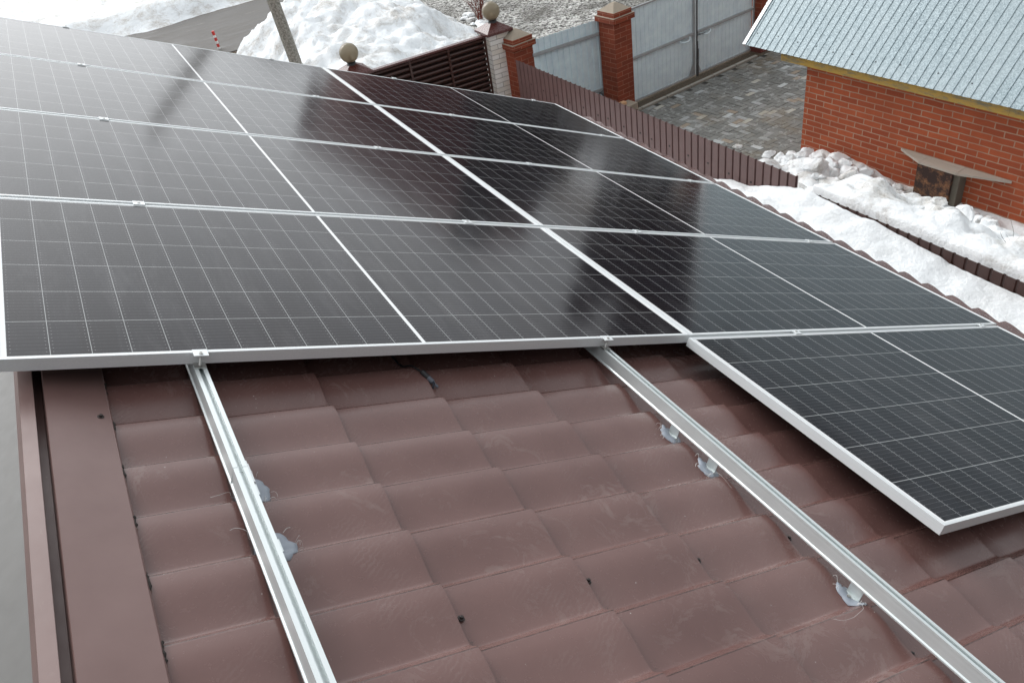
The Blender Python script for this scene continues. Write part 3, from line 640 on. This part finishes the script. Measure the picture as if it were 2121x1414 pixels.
# ------------------------------------------------------------------ red brick shed with galvanised roof
sd = Vector((0.0913, -0.9958, 0)); sw = Vector((0.9958, 0.0913, 0))
Ms = Matrix(((sd.x, sw.x, 0, 7.048), (sd.y, sw.y, 0, 6.161), (0, 0, 1, 0), (0, 0, 0, 1)))    # x: along the wall towards camera, y: into the shed
shed = empty('shed', Ms, 'red brick outbuilding with galvanised metal roof and mustard fascia board', 'outbuilding'); bpy.context.view_layer.update()
b = MB(); b.box(0, 7, 0, 4.2, G, -2.26)
for i, u_ in enumerate(b.uv): b.uv[i] = [(p[0]+.065, p[1]+.012) for p in u_]
b.build('wall', M['brick'], shed)
# front course of headers a shade paler, as in the wall's repaired band, stays in the brick material
mt = mat('mustard_paint', (0.42, 0.25, 0.03), 0.7); n = N(mt); g = n.coord()
c = n.mix(n.ramp(n.noise(n.mapping(g, (3, 1, 12)), 1.2, 7, 0.8), [(0.46, 0.0), (0.62, 0.9)]), (0.38, 0.235, 0.045), (0.13, 0.135, 0.105)); c = n.mix(n.ramp(n.noise(g, 12, 5, 0.8), [(0.6, 0.0), (0.7, 0.5)]), c, (0.1, 0.05, 0.02)); n.base(c); n.bump(n.noise(n.mapping(g, (4, 1, 60)), 1, 4), 0.5, 0.004)
b = MB(); b.box(-.25, 2.96, -.262, -.235, -2.272, -2.14); b.box(2.963, 7.1, -.262, -.235, -2.272, -2.14); b.build('fascia_board', mt, shed, bevel=.002)
b = MB(); b.box(-.25, 7.1, -.235, 0, -2.262, -2.245); b.build('soffit', mt, shed)
def galv():
    mt = mat('galvanised_sheet', (0.55, 0.6, 0.62), 0.42, 0.3); n = N(mt); o = n.coord()
    vo = n.new('ShaderNodeTexVoronoi'); n.L(n.mapping(o, (1, 0.7, 1)), vo.inputs[0]); vo.inputs['Scale'].default_value = 95
    s = n.new('ShaderNodeSeparateColor'); n.L(vo.outputs['Color'], s.inputs[0])
    c = n.mix(n.ramp(s.outputs[0], [(0.2, 0.0), (0.9, 1.0)]), (0.23, 0.29, 0.315), (0.41, 0.49, 0.52)); c = n.mix(n.ramp(n.noise(o, 1.4, 6, 0.7), [(0.4, 0.0), (0.7, 0.5)]), c, (0.4, 0.46, 0.48)); n.base(c)
    n.rough(n.math('ADD', n.math('MULTIPLY', s.outputs[1], 0.25), 0.42)); return mt
M['galv'] = galv()
SL = R(43.0); cS, sS = math.cos(SL), math.sin(SL)
b = MB(); x = -.90; xs = []
while x < 7.2:
    xs += [(x, 0), (x+.066, 0), (x+.071, .009), (x+.083, .009), (x+.088, 0)]; x += .115
ysr = [0, 1.2, 2.4, 3.6]
def RP(x, t, h): return (x, -.305+t*cS-h*sS, -2.155+t*sS+h*cS)
for (xa, ha), (xb, hb) in zip(xs, xs[1:]):
    b.face([RP(xa, 0, ha), RP(xb, 0, hb), RP(xb, 3.7, hb), RP(xa, 3.7, ha)])
b.build('roof', M['galv'], shed, solid=.0012)
b = MB(); b.face([RP(-.915, 0, .014), RP(-.86, 0, .014), RP(-.86, 3.7, .014), RP(-.915, 3.7, .014)]); b.face([RP(-.915, 0, -.05), RP(-.915, 0, .014), RP(-.915, 3.7, .014), RP(-.915, 3.7, -.05)]); b.build('verge_trim', mat('pale_trim', (0.72, 0.74, 0.76), 0.4, 0.3), shed, solid=.001)
b = MB(); b.face([RP(-.8, .04, -.03), RP(7.1, .04, -.03), RP(7.1, 3.7, -.03), RP(-.8, 3.7, -.03)]); b.face([(0, 0, -2.26), (0, 4.2, -2.26), (0, 2.1, .2)]); b.build('roof_boarding', mat('old_boards', (0.16, 0.12, 0.08), 0.9), shed)
b0 = None
for (x, t_) in ((-.78, .2), (-.42, .22), (-.07, .2), (.24, .2), (.53, .17), (.81, .2), (1.17, .17), (1.5, .2), (2.0, .2), (2.44, .17), (2.85, .2)):
    if b0 is None:
        b = MB(); b.lathe([(.008, 0), (.009, .003), (.005, .005), (.004, .008)], n=10); b0 = o = b.build('roof_screw', M['darksteel'], shed)
    else: o = b0.copy(); col.objects.link(o); o.parent = shed
    o.matrix_local = T(RP(x, t_, .001)) @ Matrix.Rotation(SL, 4, 'X')
# rusty box at the wall's foot with a weathered board on top
def rust():
    mt = mat('rusty_sheet', (0.06, 0.03, 0.02), 0.85); n = N(mt); o = n.coord()
    n.base(n.mix(n.ramp(n.noise(o, 9, 6, 0.75), [(0.48, 0.0), (0.7, 1.0)]), (0.035, 0.018, 0.014), (0.28, 0.13, 0.06))); n.bump(n.noise(o, 40, 4), 0.4, 0.004); return mt
rb = empty('rusty_box', Ms, 'rusty dark metal box standing in snow against the red brick wall', 'box'); bpy.context.view_layer.update()
b = MB(); b.box(1.97, 2.44, -.20, -.003, G, -3.178); b.build('side', rust(), rb)
b = MB(); b.box(2.443, 2.52, -.16, -.003, G, -3.182); b.build('post', dark_paint('weathered_post', (0.13, 0.115, 0.09), 0.9), rb, bevel=.004)
mt = mat('weathered_wood', (0.4, 0.35, 0.29), 0.85); n = N(mt); o_ = n.coord(); n.base(n.mix(n.noise(n.mapping(o_, (2, 14, 8)), 1, 6, 0.7), (0.3, 0.25, 0.2), (0.52, 0.47, 0.41))); n.bump(n.noise(n.mapping(o_, (3, 60, 20)), 1, 4), 0.5, 0.004)
b = MB()
for x0, x1, ya, yb, zz in ((1.60, 1.99, -.02, -.21, 0), (1.995, 2.49, -.21, -.21, .001), (2.495, 3.06, -.21, -.015, 0)):
    lo, hi = -3.174+zz, -3.145+zz
    q = [(x0, ya), (x1, yb), (x1, -.004), (x0, -.004)]
    b.face([(x, y, hi) for x, y in q]); b.face([(x, y, lo) for x, y in q[::-1]])
    for k in range(4): (xa, y_a), (xb, y_b) = q[k], q[(k+1) % 4]; b.face([(xa, y_a, lo), (xb, y_b, lo), (xb, y_b, hi), (xa, y_a, hi)])
o = b.build('wooden_board', mt, bevel=.002); o.matrix_world = Ms; tag(o, 'grey weathered board with pointed ends lying on the rusty box by the brick wall', 'board')
# ------------------------------------------------------------------ brick pillars, gate, silver fence
gd = Vector((0.9919, 0.127, 0)); gp_ = Vector((-0.127, 0.9919, 0))
def GM(x, y): return Matrix(((gd.x, gp_.x, 0, x), (gd.y, gp_.y, 0, y), (0, 0, 1, 0), (0, 0, 0, 1)))
M['mortar'] = dark_paint('mortar_cap', (0.33, 0.28, 0.22), 0.95)
def pillar(x, y, label, top=-2.15, plinth=False):
    t = empty('brick_pillar', GM(x, y), label, 'pillar', 'red brick gate pillars'); bpy.context.view_layer.update()
    w_ = .38; b = MB(); b.box(0, w_, 0, w_, G, top); b.build('shaft', M['pillarbrick'], t, bevel=.003)
    b = MB(); b.box(-.045, w_+.045, -.045, w_+.045, top, top+.078); b.box(-.01, w_+.01, -.01, w_+.01, top+.088, top+.16); b.build('cornice', M['pillarbrick'], t, bevel=.004)
    b = MB(); b.box(-.04, w_+.04, -.04, w_+.04, top+.0785, top+.0875)
    z0, z1, c = top+.161, top+.27, w_/2; q = [(0, 0), (w_, 0), (w_, w_), (0, w_)]; q2 = [(c-.03, c-.03), (c+.03, c-.03), (c+.03, c+.03), (c-.03, c+.03)]
    for k in range(4): b.face([(*q[k], z0), (*q[(k+1) % 4], z0), (*q2[(k+1) % 4], z1), (*q2[k], z1)])
    b.face([(*p, z1) for p in q2]); b.build('mortar_top', M['mortar'], t)
    if plinth:
        b = MB(); b.box(-.07, w_+.07, -.07, w_+.07, G, G+.16); b.build('plinth', dark_paint('red_plinth', (0.17, 0.05, 0.04), 0.6), t, bevel=.012)
    return t
pillar(4.38, 9.83, 'red brick pillar right beside the white brick pillar, low behind the brown fence', -2.21)
pillar(6.06, 9.42, 'red brick pillar with pale mortar cap in the middle, left of the double gate')
pillar(9.68, 9.86, 'red brick pillar at the right end of the gate, half hidden by the shed roof', plinth=True)
M['silver'] = dark_paint('pale_blue_galvanised', (0.66, 0.80, 0.93), 0.5)
sf = empty('sheet_fence', T((4.74, 9.84, 0)), 'pale silvery corrugated sheet fence between two red brick pillars', 'fence'); bpy.context.view_layer.update()
b, xs = corrugated(1.44, G+.08, -2.145, pitch=.115, dep=.016, groove=.05); b.build('sheet', M['silver'], sf, solid=.001)
for z in (-2.40, -3.36):
    b = MB(); b.box(-.02, 1.46, -.032, -.002, z, z+.05); b.box(1.41, 1.45, -.045, -.033, z-.04, z+.09); b.build('crossbar', M['greysteel'], sf, bevel=.002)
b = MB(); b.tube([(1.22+.055*math.cos(a), -.006, -3.46+.07*math.sin(a)) for a in [i/10*math.pi*1.5-.3 for i in range(11)]], .006, 6); b.tube([(1.08, -.006, -3.52), (1.13, -.006, -3.44)], .006, 6); b.build('painted_mark', M['black'], sf)
def leaf(x, y, w_, label, hand):
    t = empty('gate_leaf', GM(x, y), label, 'gate', 'leaves of the double gate'); bpy.context.view_layer.update()
    b, xs = corrugated(w_-.04, G+.03, -2.09, pitch=.1, dep=.007, groove=.035); o = b.build('sheet', M['silver'], t, solid=.001); o.location.x = .02
    b = MB(); b.box(0, .04, -.025, -.001, G+.02, -2.07); b.box(w_-.04, w_, -.025, -.001, G+.02, -2.07); b.box(.041, w_-.041, -.025, -.001, -2.09, -2.062); b.box(.041, w_-.041, -.025, -.001, G+.02, G+.045)
    xc = w_-.04 if hand > 0 else .04; s_ = -1 if hand > 0 else 1
    b.face([(xc, -.01, G+.045), (xc+s_*.11, -.01, G+.045), (xc, -.01, G+.26)]); b.build('frame', M['greysteel'], t)
    b = MB(); b.box(.041, w_-.041, -.035, -.001, -2.93, -2.885); b.build('crossbar', M['greysteel'], t, bevel=.002)
    hx = w_-.28 if hand > 0 else .22
    b = MB(); b.tube([(hx+.13*math.cos(a), -.037-.05*math.sin(a), -2.93-.05*math.sin(a)) for a in [i/10*math.pi for i in range(11)]], .011, 8); b.build('handle', M['silver'], t, smooth=True)
    return t
leaf(6.45, 9.636, 1.62, 'left leaf of the pale corrugated double gate, beside the middle brick pillar', 1)
leaf(8.085, 9.846, 1.58, 'right leaf of the pale corrugated double gate, against the right brick pillar', -1)
b = MB(); b.tube([(0, -.05, G), (0, -.05, -2.1)], .013, 8); b.tube([(.035, -.05, G), (.035, -.05, -3.2)], .009, 8); b.tube([(0, -.05, -2.95), (.16, -.1, -2.94)], .007, 6); b.box(-.012, .012, -.07, -.055, -3.38, -3.05)
o = b.build('gate_bolt', M['darksteel']); o.matrix_world = GM(8.075, 9.84); tag(o, 'dark vertical drop bolt rod where the two gate leaves meet', 'bolt')
b = MB(); b.box(0, .15, 0, .09, 0, .04); o = b.build('brick_piece', dark_paint('pale_orange_brick', (0.6, 0.36, 0.2), 0.8), bevel=.004); o.matrix_world = GM(6.0, 9.28) @ T((0, 0, G+.2)); tag(o, 'pale orange brick piece at the foot of the middle pillar, just over the fence top', 'brick')
b = MB(); b.box(-.1, .4, -.1, .14, G, G+.199); o = b.build('pillar_footing', M['mortar'], bevel=.01); o.matrix_world = GM(5.9, 9.25); tag(o, 'low concrete footing before the middle brick pillar, under the orange brick piece', 'footing')
# ------------------------------------------------------------------ louvre fence, white pillars, globe lamps
def white_pillar(x, y, label):
    t = empty('white_brick_pillar', (x, y, 0), label, 'pillar', 'white brick pillars'); bpy.context.view_layer.update()
    w_ = .36; b = MB(); b.box(0, w_, 0, w_, G, -1.93); b.build('shaft', M['whitebrick'], t, bevel=.002)
    b = MB(); o_, z0, z1, z2 = .055, -1.945, -1.905, -1.80; c = w_/2
    q = [(-o_, -o_), (w_+o_, -o_), (w_+o_, w_+o_), (-o_, w_+o_)]; i_ = [(c-.06, c-.06), (c+.06, c-.06), (c+.06, c+.06), (c-.06, c+.06)]
    for k in range(4):
        a, d = q[k], q[(k+1) % 4]; b.face([(*a, z0), (*d, z0), (*d, z1), (*a, z1)]); b.face([(*a, z1), (*d, z1), (*i_[(k+1) % 4], z2), (*i_[k], z2)])
    b.face([(*p, z2) for p in i_]); b.face([(*p, z0) for p in q[::-1]]); b.build('metal_cap', M['cap'], t)
    return t
white_pillar(4.10, 10.07, 'white brick pillar with pyramid metal cap beside the louvred fence')
white_pillar(1.66, 10.12, 'pillar hidden behind the panels, only its brown pyramid cap showing under the left globe lamp')
def globe_mat():
    mt = mat('smoked_globe', (0.30, 0.25, 0.19), 0.12); n = N(mt); o = n.coord(); s = n.new('ShaderNodeSeparateXYZ'); n.L(o, s.inputs[0])
    b = n.b; b.inputs['Transmission Weight'].default_value = 0.45; b.inputs['IOR'].default_value = 1.08; b.inputs['Base Color'].default_value = (0.34, 0.285, 0.2, 1); b.inputs['Coat Weight'].default_value = .6; b.inputs['Coat Roughness'].default_value = .08; b.inputs['Roughness'].default_value = .4
    return mt
def globe_lamp():
    t = empty('globe_lamp', (0, 0, 0), '', 'lamp', 'smoked globe lamps on the pillars')
    pr = []; r = .145
    for k in range(1, 24):
        a = math.pi*k/24
        if r*math.cos(math.pi-a) > -.132: pr.append((r*math.sin(a), .17-r*math.cos(a)))
    b = MB(); b.lathe(pr, n=32); b.build('globe', globe_mat(), t, smooth=True)
    b = MB(); b.lathe([(.075, -.02), (.075, .0), (.062, .018), (.07, .03), (.06, .045), (.03, .05)], n=24); b.build('base', M['black'], t, smooth=True, angle=40)
    b = MB(); b.lathe([(.015, .05), (.016, .08), (.03, .11), (.03, .13), (.012, .15)], n=16); b.build('bulb', mat('bulb', (0.8, 0.78, 0.7), 0.3), t, smooth=True)
    return t
gl = globe_lamp(); bpy.context.view_layer.update(); gl.matrix_world = T((4.28, 10.25, -1.80)); gl['label'] = 'smoked globe lamp on the white brick pillar in front of the gravel'
again(gl, T((1.84, 10.30, -1.80)), 'smoked globe lamp in front of the snow heap, just above the panel edge')
lf = empty('louvre_fence', (2.03, 10.22, 0), 'dark brown louvred slat fence leading to the white brick pillar', 'fence'); bpy.context.view_layer.update()
b = MB(); z = -2.0
while z > G+.05:
    pr = [(0, 0), (.018, -.004), (.03, -.02), (.026, -.038), (.006, -.05), (.0, -.058)]
    for (y0, z0), (y1, z1) in zip(pr, pr[1:]): b.face([(0, .03-y0, z+z0), (0, .03-y1, z+z1), (2.06, .03-y1, z+z1), (2.06, .03-y0, z+z0)])
    z -= .089
b.build('slats', M['louver'], lf, smooth=False, solid=.001)
b = MB(); b.box(-.02, 2.1, -.025, .06, -1.985, -1.955); b.build('top_rail', M['cap'], lf, bevel=.003)
b = MB(); b.box(0, 2.05, .065, .07, G, -1.99); b.build('backing_sheet', mat('near_black_sheet', (0.02, 0.008, 0.006), 0.8), lf)  # one near-black brown over the whole sheet behind the slats
for x in (.70, 1.38, 2.045):
    b = MB(); b.box(x-.017, x+.017, -.012, .0, G, -1.986); b.build('post', M['louver'], lf, bevel=.002)
# ------------------------------------------------------------------ concrete pole, marker post, bushes
def conc():
    mt = mat('weathered_concrete', (0.3, 0.28, 0.24), 0.9); n = N(mt); o = n.coord()
    n.base(n.mix(n.ramp(n.noise(o, 30, 6, 0.8), [(0.42, 0.0), (0.6, 1.0)]), (0.2, 0.19, 0.165), (0.46, 0.44, 0.39))); n.bump(n.noise(o, 50, 5), 0.6, 0.01); return mt
Pb, Pt = Vector((1.596, 13.0, -2.298)), Vector((1.527, 13.0, -1.211))      # two points of its axis
tp = (Pt-Pb).normalized(); Pg = Pb+tp*((G-.3-Pb.z)/tp.z)
b = MB(); b.tube([Pg, Pg+tp*4, Pg+tp*6.7], [.115, .10, .085], 8); o = b.build('concrete_pole', conc(), smooth=True, angle=30); tag(o, 'leaning weathered concrete utility pole in front of the road and snow heap', 'pole')
t = empty('marker_post', (1.45, 20.87, G), 'small red and white banded marker post at the road side', 'post'); bpy.context.view_layer.update()
lean = Vector((-.03, 0, 1))
M['redplastic'] = mat('red_plastic', (0.55, 0.03, 0.02), 0.5); M['whiteplastic'] = mat('white_plastic', (0.75, 0.75, 0.73), 0.5)
bands = [0, .07, .15, .22, .3, .36, .46]
for k in range(6):
    b = MB(); b.tube([lean*bands[k]*1.04, lean*bands[k+1]*1.04], .036, 12); b.build('red_band' if k % 2 == 1 else 'white_band', M['redplastic'] if k % 2 == 1 else M['whiteplastic'], t)
def twigs(name, base, h, n_, seed, mt, spread, label, r0=.006):
    rn = random.Random(seed); b = MB()
    def br(p, d, L, r, lev):
        pts = [p]; q = p.copy(); dd = d.copy()
        for k in range(5):
            dd = (dd+Vector((rn.uniform(-.18, .18), rn.uniform(-.18, .18), rn.uniform(-.05, .12)))).normalized(); q = q+dd*L/5; pts.append(q.copy())
            if lev > 0 and k > 0 and rn.random() < .75: br(q, (dd+Vector((rn.uniform(-1, 1), rn.uniform(-1, 1), rn.uniform(-.2, .5)))*spread).normalized(), L*rn.uniform(.35, .6), r*.55, lev-1)
        b.tube(pts, [r*(1-.12*i) for i in range(6)], 5)
    for _ in range(n_): br(Vector((rn.uniform(-.05, .05), rn.uniform(-.05, .05), 0)), Vector((rn.uniform(-.3, .3), rn.uniform(-.3, .3), 1)).normalized(), h*rn.uniform(.7, 1), r0, 2)
    o = b.build(name, mt); o.location = base; tag(o, label, 'shrub'); return o
twigs('bare_shrub', (4.86, 1.36, -2.66), .50, 2, 4, mat('grey_bark', (0.06, 0.05, 0.045), 0.9), .8, 'bare thin leafless shrub poking out of snow behind the buried fence at right', .006)
twigs('red_shrub', (7.0, 16.6, G), .75, 14, 9, mat('reddish_bark', (0.16, 0.045, 0.03), 0.9), .9, 'reddish bare shrub on the gravel behind the globe lamp', .011)
# ------------------------------------------------------------------ snow lumps
def lump_mesh(seed):
    rn = random.Random(seed); bm = bmesh.new(); bmesh.ops.create_icosphere(bm, subdivisions=4, radius=1)
    pl = [(Vector((rn.gauss(0, 1), rn.gauss(0, 1), rn.gauss(0, 1))).normalized(), rn.uniform(.5, .92)) for _ in range(11)]
    for v in bm.verts:
        p = v.co.copy()
        for nrm, d in pl:
            e = p.dot(nrm)-d
            if e > 0: p -= nrm*e*.86
        p *= 1+.22*noise.noise(p*1.5+Vector((seed, 0, 0)))+.10*noise.noise(p*3.6+Vector((0, seed, 0)))+.05*noise.noise(p*9)+.03*noise.noise(p*19)
        v.co = Vector((p.x, p.y, p.z*.72))
    me = bpy.data.meshes.new('snow_lump'); bm.to_mesh(me); bm.free(); me.polygons.foreach_set('use_smooth', [True]*len(me.polygons)); return me
LM = [lump_mesh(s) for s in range(8)]
for k, me in enumerate(LM):
    me.set_sharp_from_angle(angle=R(24)); me.materials.append(M['snow'] if k in (0, 2, 4) else M['snowdirty'])
LPS = [(7.00,4.39,-3.60,0.123),(6.98,4.13,-3.6,0.127),(6.9,3.87,-3.58,0.105),(5.05,2.45,-2.47,0.08),(4.53,2.17,-2.25,0.071),(6.9,3.57,-3.58,0.145),(7.0,3.32,-3.58,0.119),(7.05,3.13,-3.58,0.118),(4.55,1.86,-2.25,0.056),(6.85,2.95,-3.55,0.201),(4.52,1.97,-2.25,0.065),(4.55,2.45,-2.26,0.101),(7.0,5.4,-3.66,0.119),(6.78,5.55,-3.66,0.111),(6.77,5.33,-3.66,0.136),(7.02,4.98,-3.50,0.085),(4.42,2.61,-2.24,0.124),(6.37,5.23,-3.64,0.19),(6.81,4.99,-3.64,0.146),(6.65,6.42,-3.68,0.102),(6.68,6.2,-3.68,0.123),(6.52,6.94,-3.66,0.075),(6.66,5.94,-3.68,0.120),(6.92,5.95,-3.68,0.107),(6.95,5.25,-3.66,0.103),(6.95,5.0,-3.66,0.088),(6.82,4.30,-3.60,0.095),(6.95,4.63,-3.62,0.111),(6.76,4.64,-3.62,0.110),(4.76,2.48,-2.32,0.065),(4.47,1.68,-2.24,0.092),(4.49,1.48,-2.24,0.103),(6.78,2.66,-3.53,0.112),(4.46,2.93,-2.27,0.095),(6.93,3.33,-3.58,0.083),(4.46,1.3,-2.23,0.089),(6.56,5.69,-3.67,0.104),(6.63,6.04,-3.68,0.085)]
rn = random.Random(21)
for _ in range(46):
    x, y = rn.uniform(5.0, 6.95), rn.uniform(1.6, 6.1)
    if x < 5.3 or y > 6.2-0.2*(6.9-x): continue
    LPS.append((x, y, 0, rn.uniform(.035, .13)*(1 if x > 5.6 else .8)))
for i, (x, y, z, r) in enumerate(LPS):
    if x > 6.6 and 3.45 < y < 4.5: r *= .62
    k = rn.choice([0, 1, 2, 3, 4, 5, 0, 1, 2, 3, 4, 5, 6, 7]); 
    if i in (21, 15, 3): k = i % 6
    o = bpy.data.objects.new('snow_lump', LM[k]); col.objects.link(o)
    f_ = 0.62 if x < 4.7 else 1.0
    if x >= 4.7: z = max(far_snow(x, y), G)+r*.10
    o.matrix_world = T((x, y, z+r*.1)) @ Matrix.Rotation(rn.uniform(0, 6.3), 4, 'Z') @ Matrix.Rotation(rn.uniform(-.5, .5), 4, 'X') @ Matrix.Diagonal((r*1.15*f_, r*f_*rn.uniform(.8, 1.1), r*f_*rn.uniform(.8, 1.2), 1))
    if i == 21: tag(o, 'lone white snow lump on the paving beside the fence top', 'snow lump')
    elif i == 15: tag(o, 'lone snow lump leaning at the foot of the brick wall, left of the board', 'snow lump')
    elif x < 5.1: tag(o, 'rounded snow lump just behind the buried lower fence', 'snow lump', 'snow lumps behind the lower fence')
    else:
        wh = ('beside the paving, at the corner of the brick wall' if y > 5.3 else 'in the heap left of the rusty box' if y > 4.4 else 'in the heap right in front of the rusty box' if y > 3.6 else 'in the heap right of the rusty box')
        sz = 'large' if r > .115 else 'small' if r < .075 else 'middling'
        q_ = 'dirt streaked' if k not in (0, 2, 4) else 'white'
        tag(o, '%s %s snow lump %s' % (sz, q_, wh), 'snow lump', 'snow lumps heaped by the wall')
for i in range(9):
    o = bpy.data.objects.new('snow_lump', LM[i % 6]); col.objects.link(o); r = rn.uniform(.07, .17)
    x, y = rn.choice([(6.95, 17.6), (6.95, 17.1), (6.85, 16.6), (6.9, 16.3)]); x += rn.uniform(-.1, .22); y += rn.uniform(-.25, .25)
    o.matrix_world = T((x, y, G+.05)) @ Matrix.Diagonal((r, r*1.1, r*.6, 1)); tag(o, 'small snow lump on the gravel beside the globe lamp', 'snow lump', 'small snow lumps on the gravel')
# ------------------------------------------------------------------ surroundings mirrored in the panels, and an added unseen light blocker
def far_house(x, y, a, w_, d, h, wallm, roofm, rh, label):
    t = empty('far_house', T((x, y, G)) @ Matrix.Rotation(a, 4, 'Z'), label, 'house'); bpy.context.view_layer.update()
    b = MB(); b.box(0, w_, 0, d, 0, h); b.build('wall', wallm, t)
    b = MB(); o = .5; b.face([(-o, -o, h-.1), (w_+o, -o, h-.1), (w_+o, d/2, h+rh), (-o, d/2, h+rh)]); b.face([(w_+o, d+o, h-.1), (-o, d+o, h-.1), (-o, d/2, h+rh), (w_+o, d/2, h+rh)])
    b.face([(0, 0, h), (0, d, h), (0, d/2, h+rh)]); b.face([(w_, 0, h), (w_, d/2, h+rh), (w_, d, h)]); b.build('roof', roofm, t)
    w0 = None
    for i in range(max(1, int(w_/3))):
        if w0 is None:
            b = MB(); b.box(-.6, .6, -.02, 0, 1.0, 2.3); w0 = q = b.build('window', mat('window_glass', (0.02, 0.025, 0.03), 0.1), t)
        else: q = w0.copy(); col.objects.link(q); q.parent = t
        q.location = (1.5+i*3, -.003, 0)
    return t
redm = dark_paint('dark_red_siding', (0.13, 0.03, 0.022), 0.5); darkroof = dark_paint('dark_far_roof', (0.03, 0.028, 0.027), 0.6)
far_house(11.2, 29.5, -.25, 9.5, 9, 5.0, redm, dark_paint('dark_red_roof', (0.10, 0.022, 0.018), 0.5), 2.4, 'dark red house across the road, seen only mirrored in the panels')
far_house(8.3, 40, 0, 4, 8, 3.2, dark_paint('grey_wall', (0.2, 0.19, 0.17), 0.8), darkroof, 2.0, 'grey house far behind, seen only as a dim band mirrored in the panels')
def tree(x, y, h, cr, seed, mt_t, mt_l, label, t0=None):
    rn = random.Random(seed); t = empty('far_tree', (x, y, G), label, 'tree', 'dark trees beyond the yard'); bpy.context.view_layer.update()
    b = MB(); b.tube([(0, 0, 0), (.1, 0, h*.5), (0, .1, h*.95)], [.22, .14, .04], 8)
    for k in range(14):
        z = h*rn.uniform(.2, .9); a = rn.uniform(0, 6.3); l = cr*(1.15-z/h); b.tube([(0, 0, z), (math.cos(a)*l*.5, math.sin(a)*l*.5, z+.1*l), (math.cos(a)*l, math.sin(a)*l, z-.05*l)], [.05, .03, .012], 5)
    b.build('trunk', mt_t, t)
    b = MB()
    for k in range(2600):
        z = h*(.12+.88*rn.random()**.9); rr = cr*(1.08-z/h)*math.sqrt(rn.random()); a = rn.uniform(0, 6.3); s = rn.uniform(.12, .3)
        c = Vector((rr*math.cos(a), rr*math.sin(a), z+.25*nz3(a*2, z))); d1 = Vector((rn.gauss(0, 1), rn.gauss(0, 1), rn.gauss(0, .5))).normalized()*s; d2 = d1.cross(Vector((rn.gauss(0, 1), rn.gauss(0, 1), rn.gauss(0, 1)))).normalized()*s*.5
        b.face([c-d1, c+d2, c+d1, c-d2])
    b.build('crown', mt_l, t); return t
bk = mat('dark_bark', (0.04, 0.03, 0.025), 0.9); lv = dark_paint('dark_needles', (0.012, 0.02, 0.012), 0.8)
t0 = tree(15.8, 24.5, 6.6, 2.6, 1, bk, lv, 'dark spruce beyond the right of the yard, seen only mirrored in the panels'); bpy.context.view_layer.update()
tl = [(9.5,52,1.1),(5,60,.8),(19.4,20.2,1.02),(20.8,18.7,1.1),(22.2,17.1,1.05),(23.3,15.6,1.1),(24.3,14.0,1.05),(25.2,12.2,1.1),(26,19.5,1.0),(27,16.5,.9),(28,13.5,1.0),(28,10.5,.9),(28,7.5,.95),(27.5,4.5,.9),(27,1.5,1.0),(26,-1.5,.9),(24,-4.5,.9),(17.6,26.2,1.0),(30,22,1.2),(31,15,1.2)]
for i, (x, y, s) in enumerate(tl): again(t0, T((x, y, G)) @ Matrix.Rotation(i*1.3, 4, 'Z') @ Matrix.Scale(s, 4), 'dark spruce beyond the right of the yard, seen only mirrored in the panels')

far_house(-14, -15, 0, 28, 7, 7.0, dark_paint('blocker_dark', (0.05, 0.04, 0.035), 0.8), darkroof, 4.5, 'made-up dark house behind the viewer, added unseen to keep light from under the panels')  # unseen house shape added behind the camera to block low light
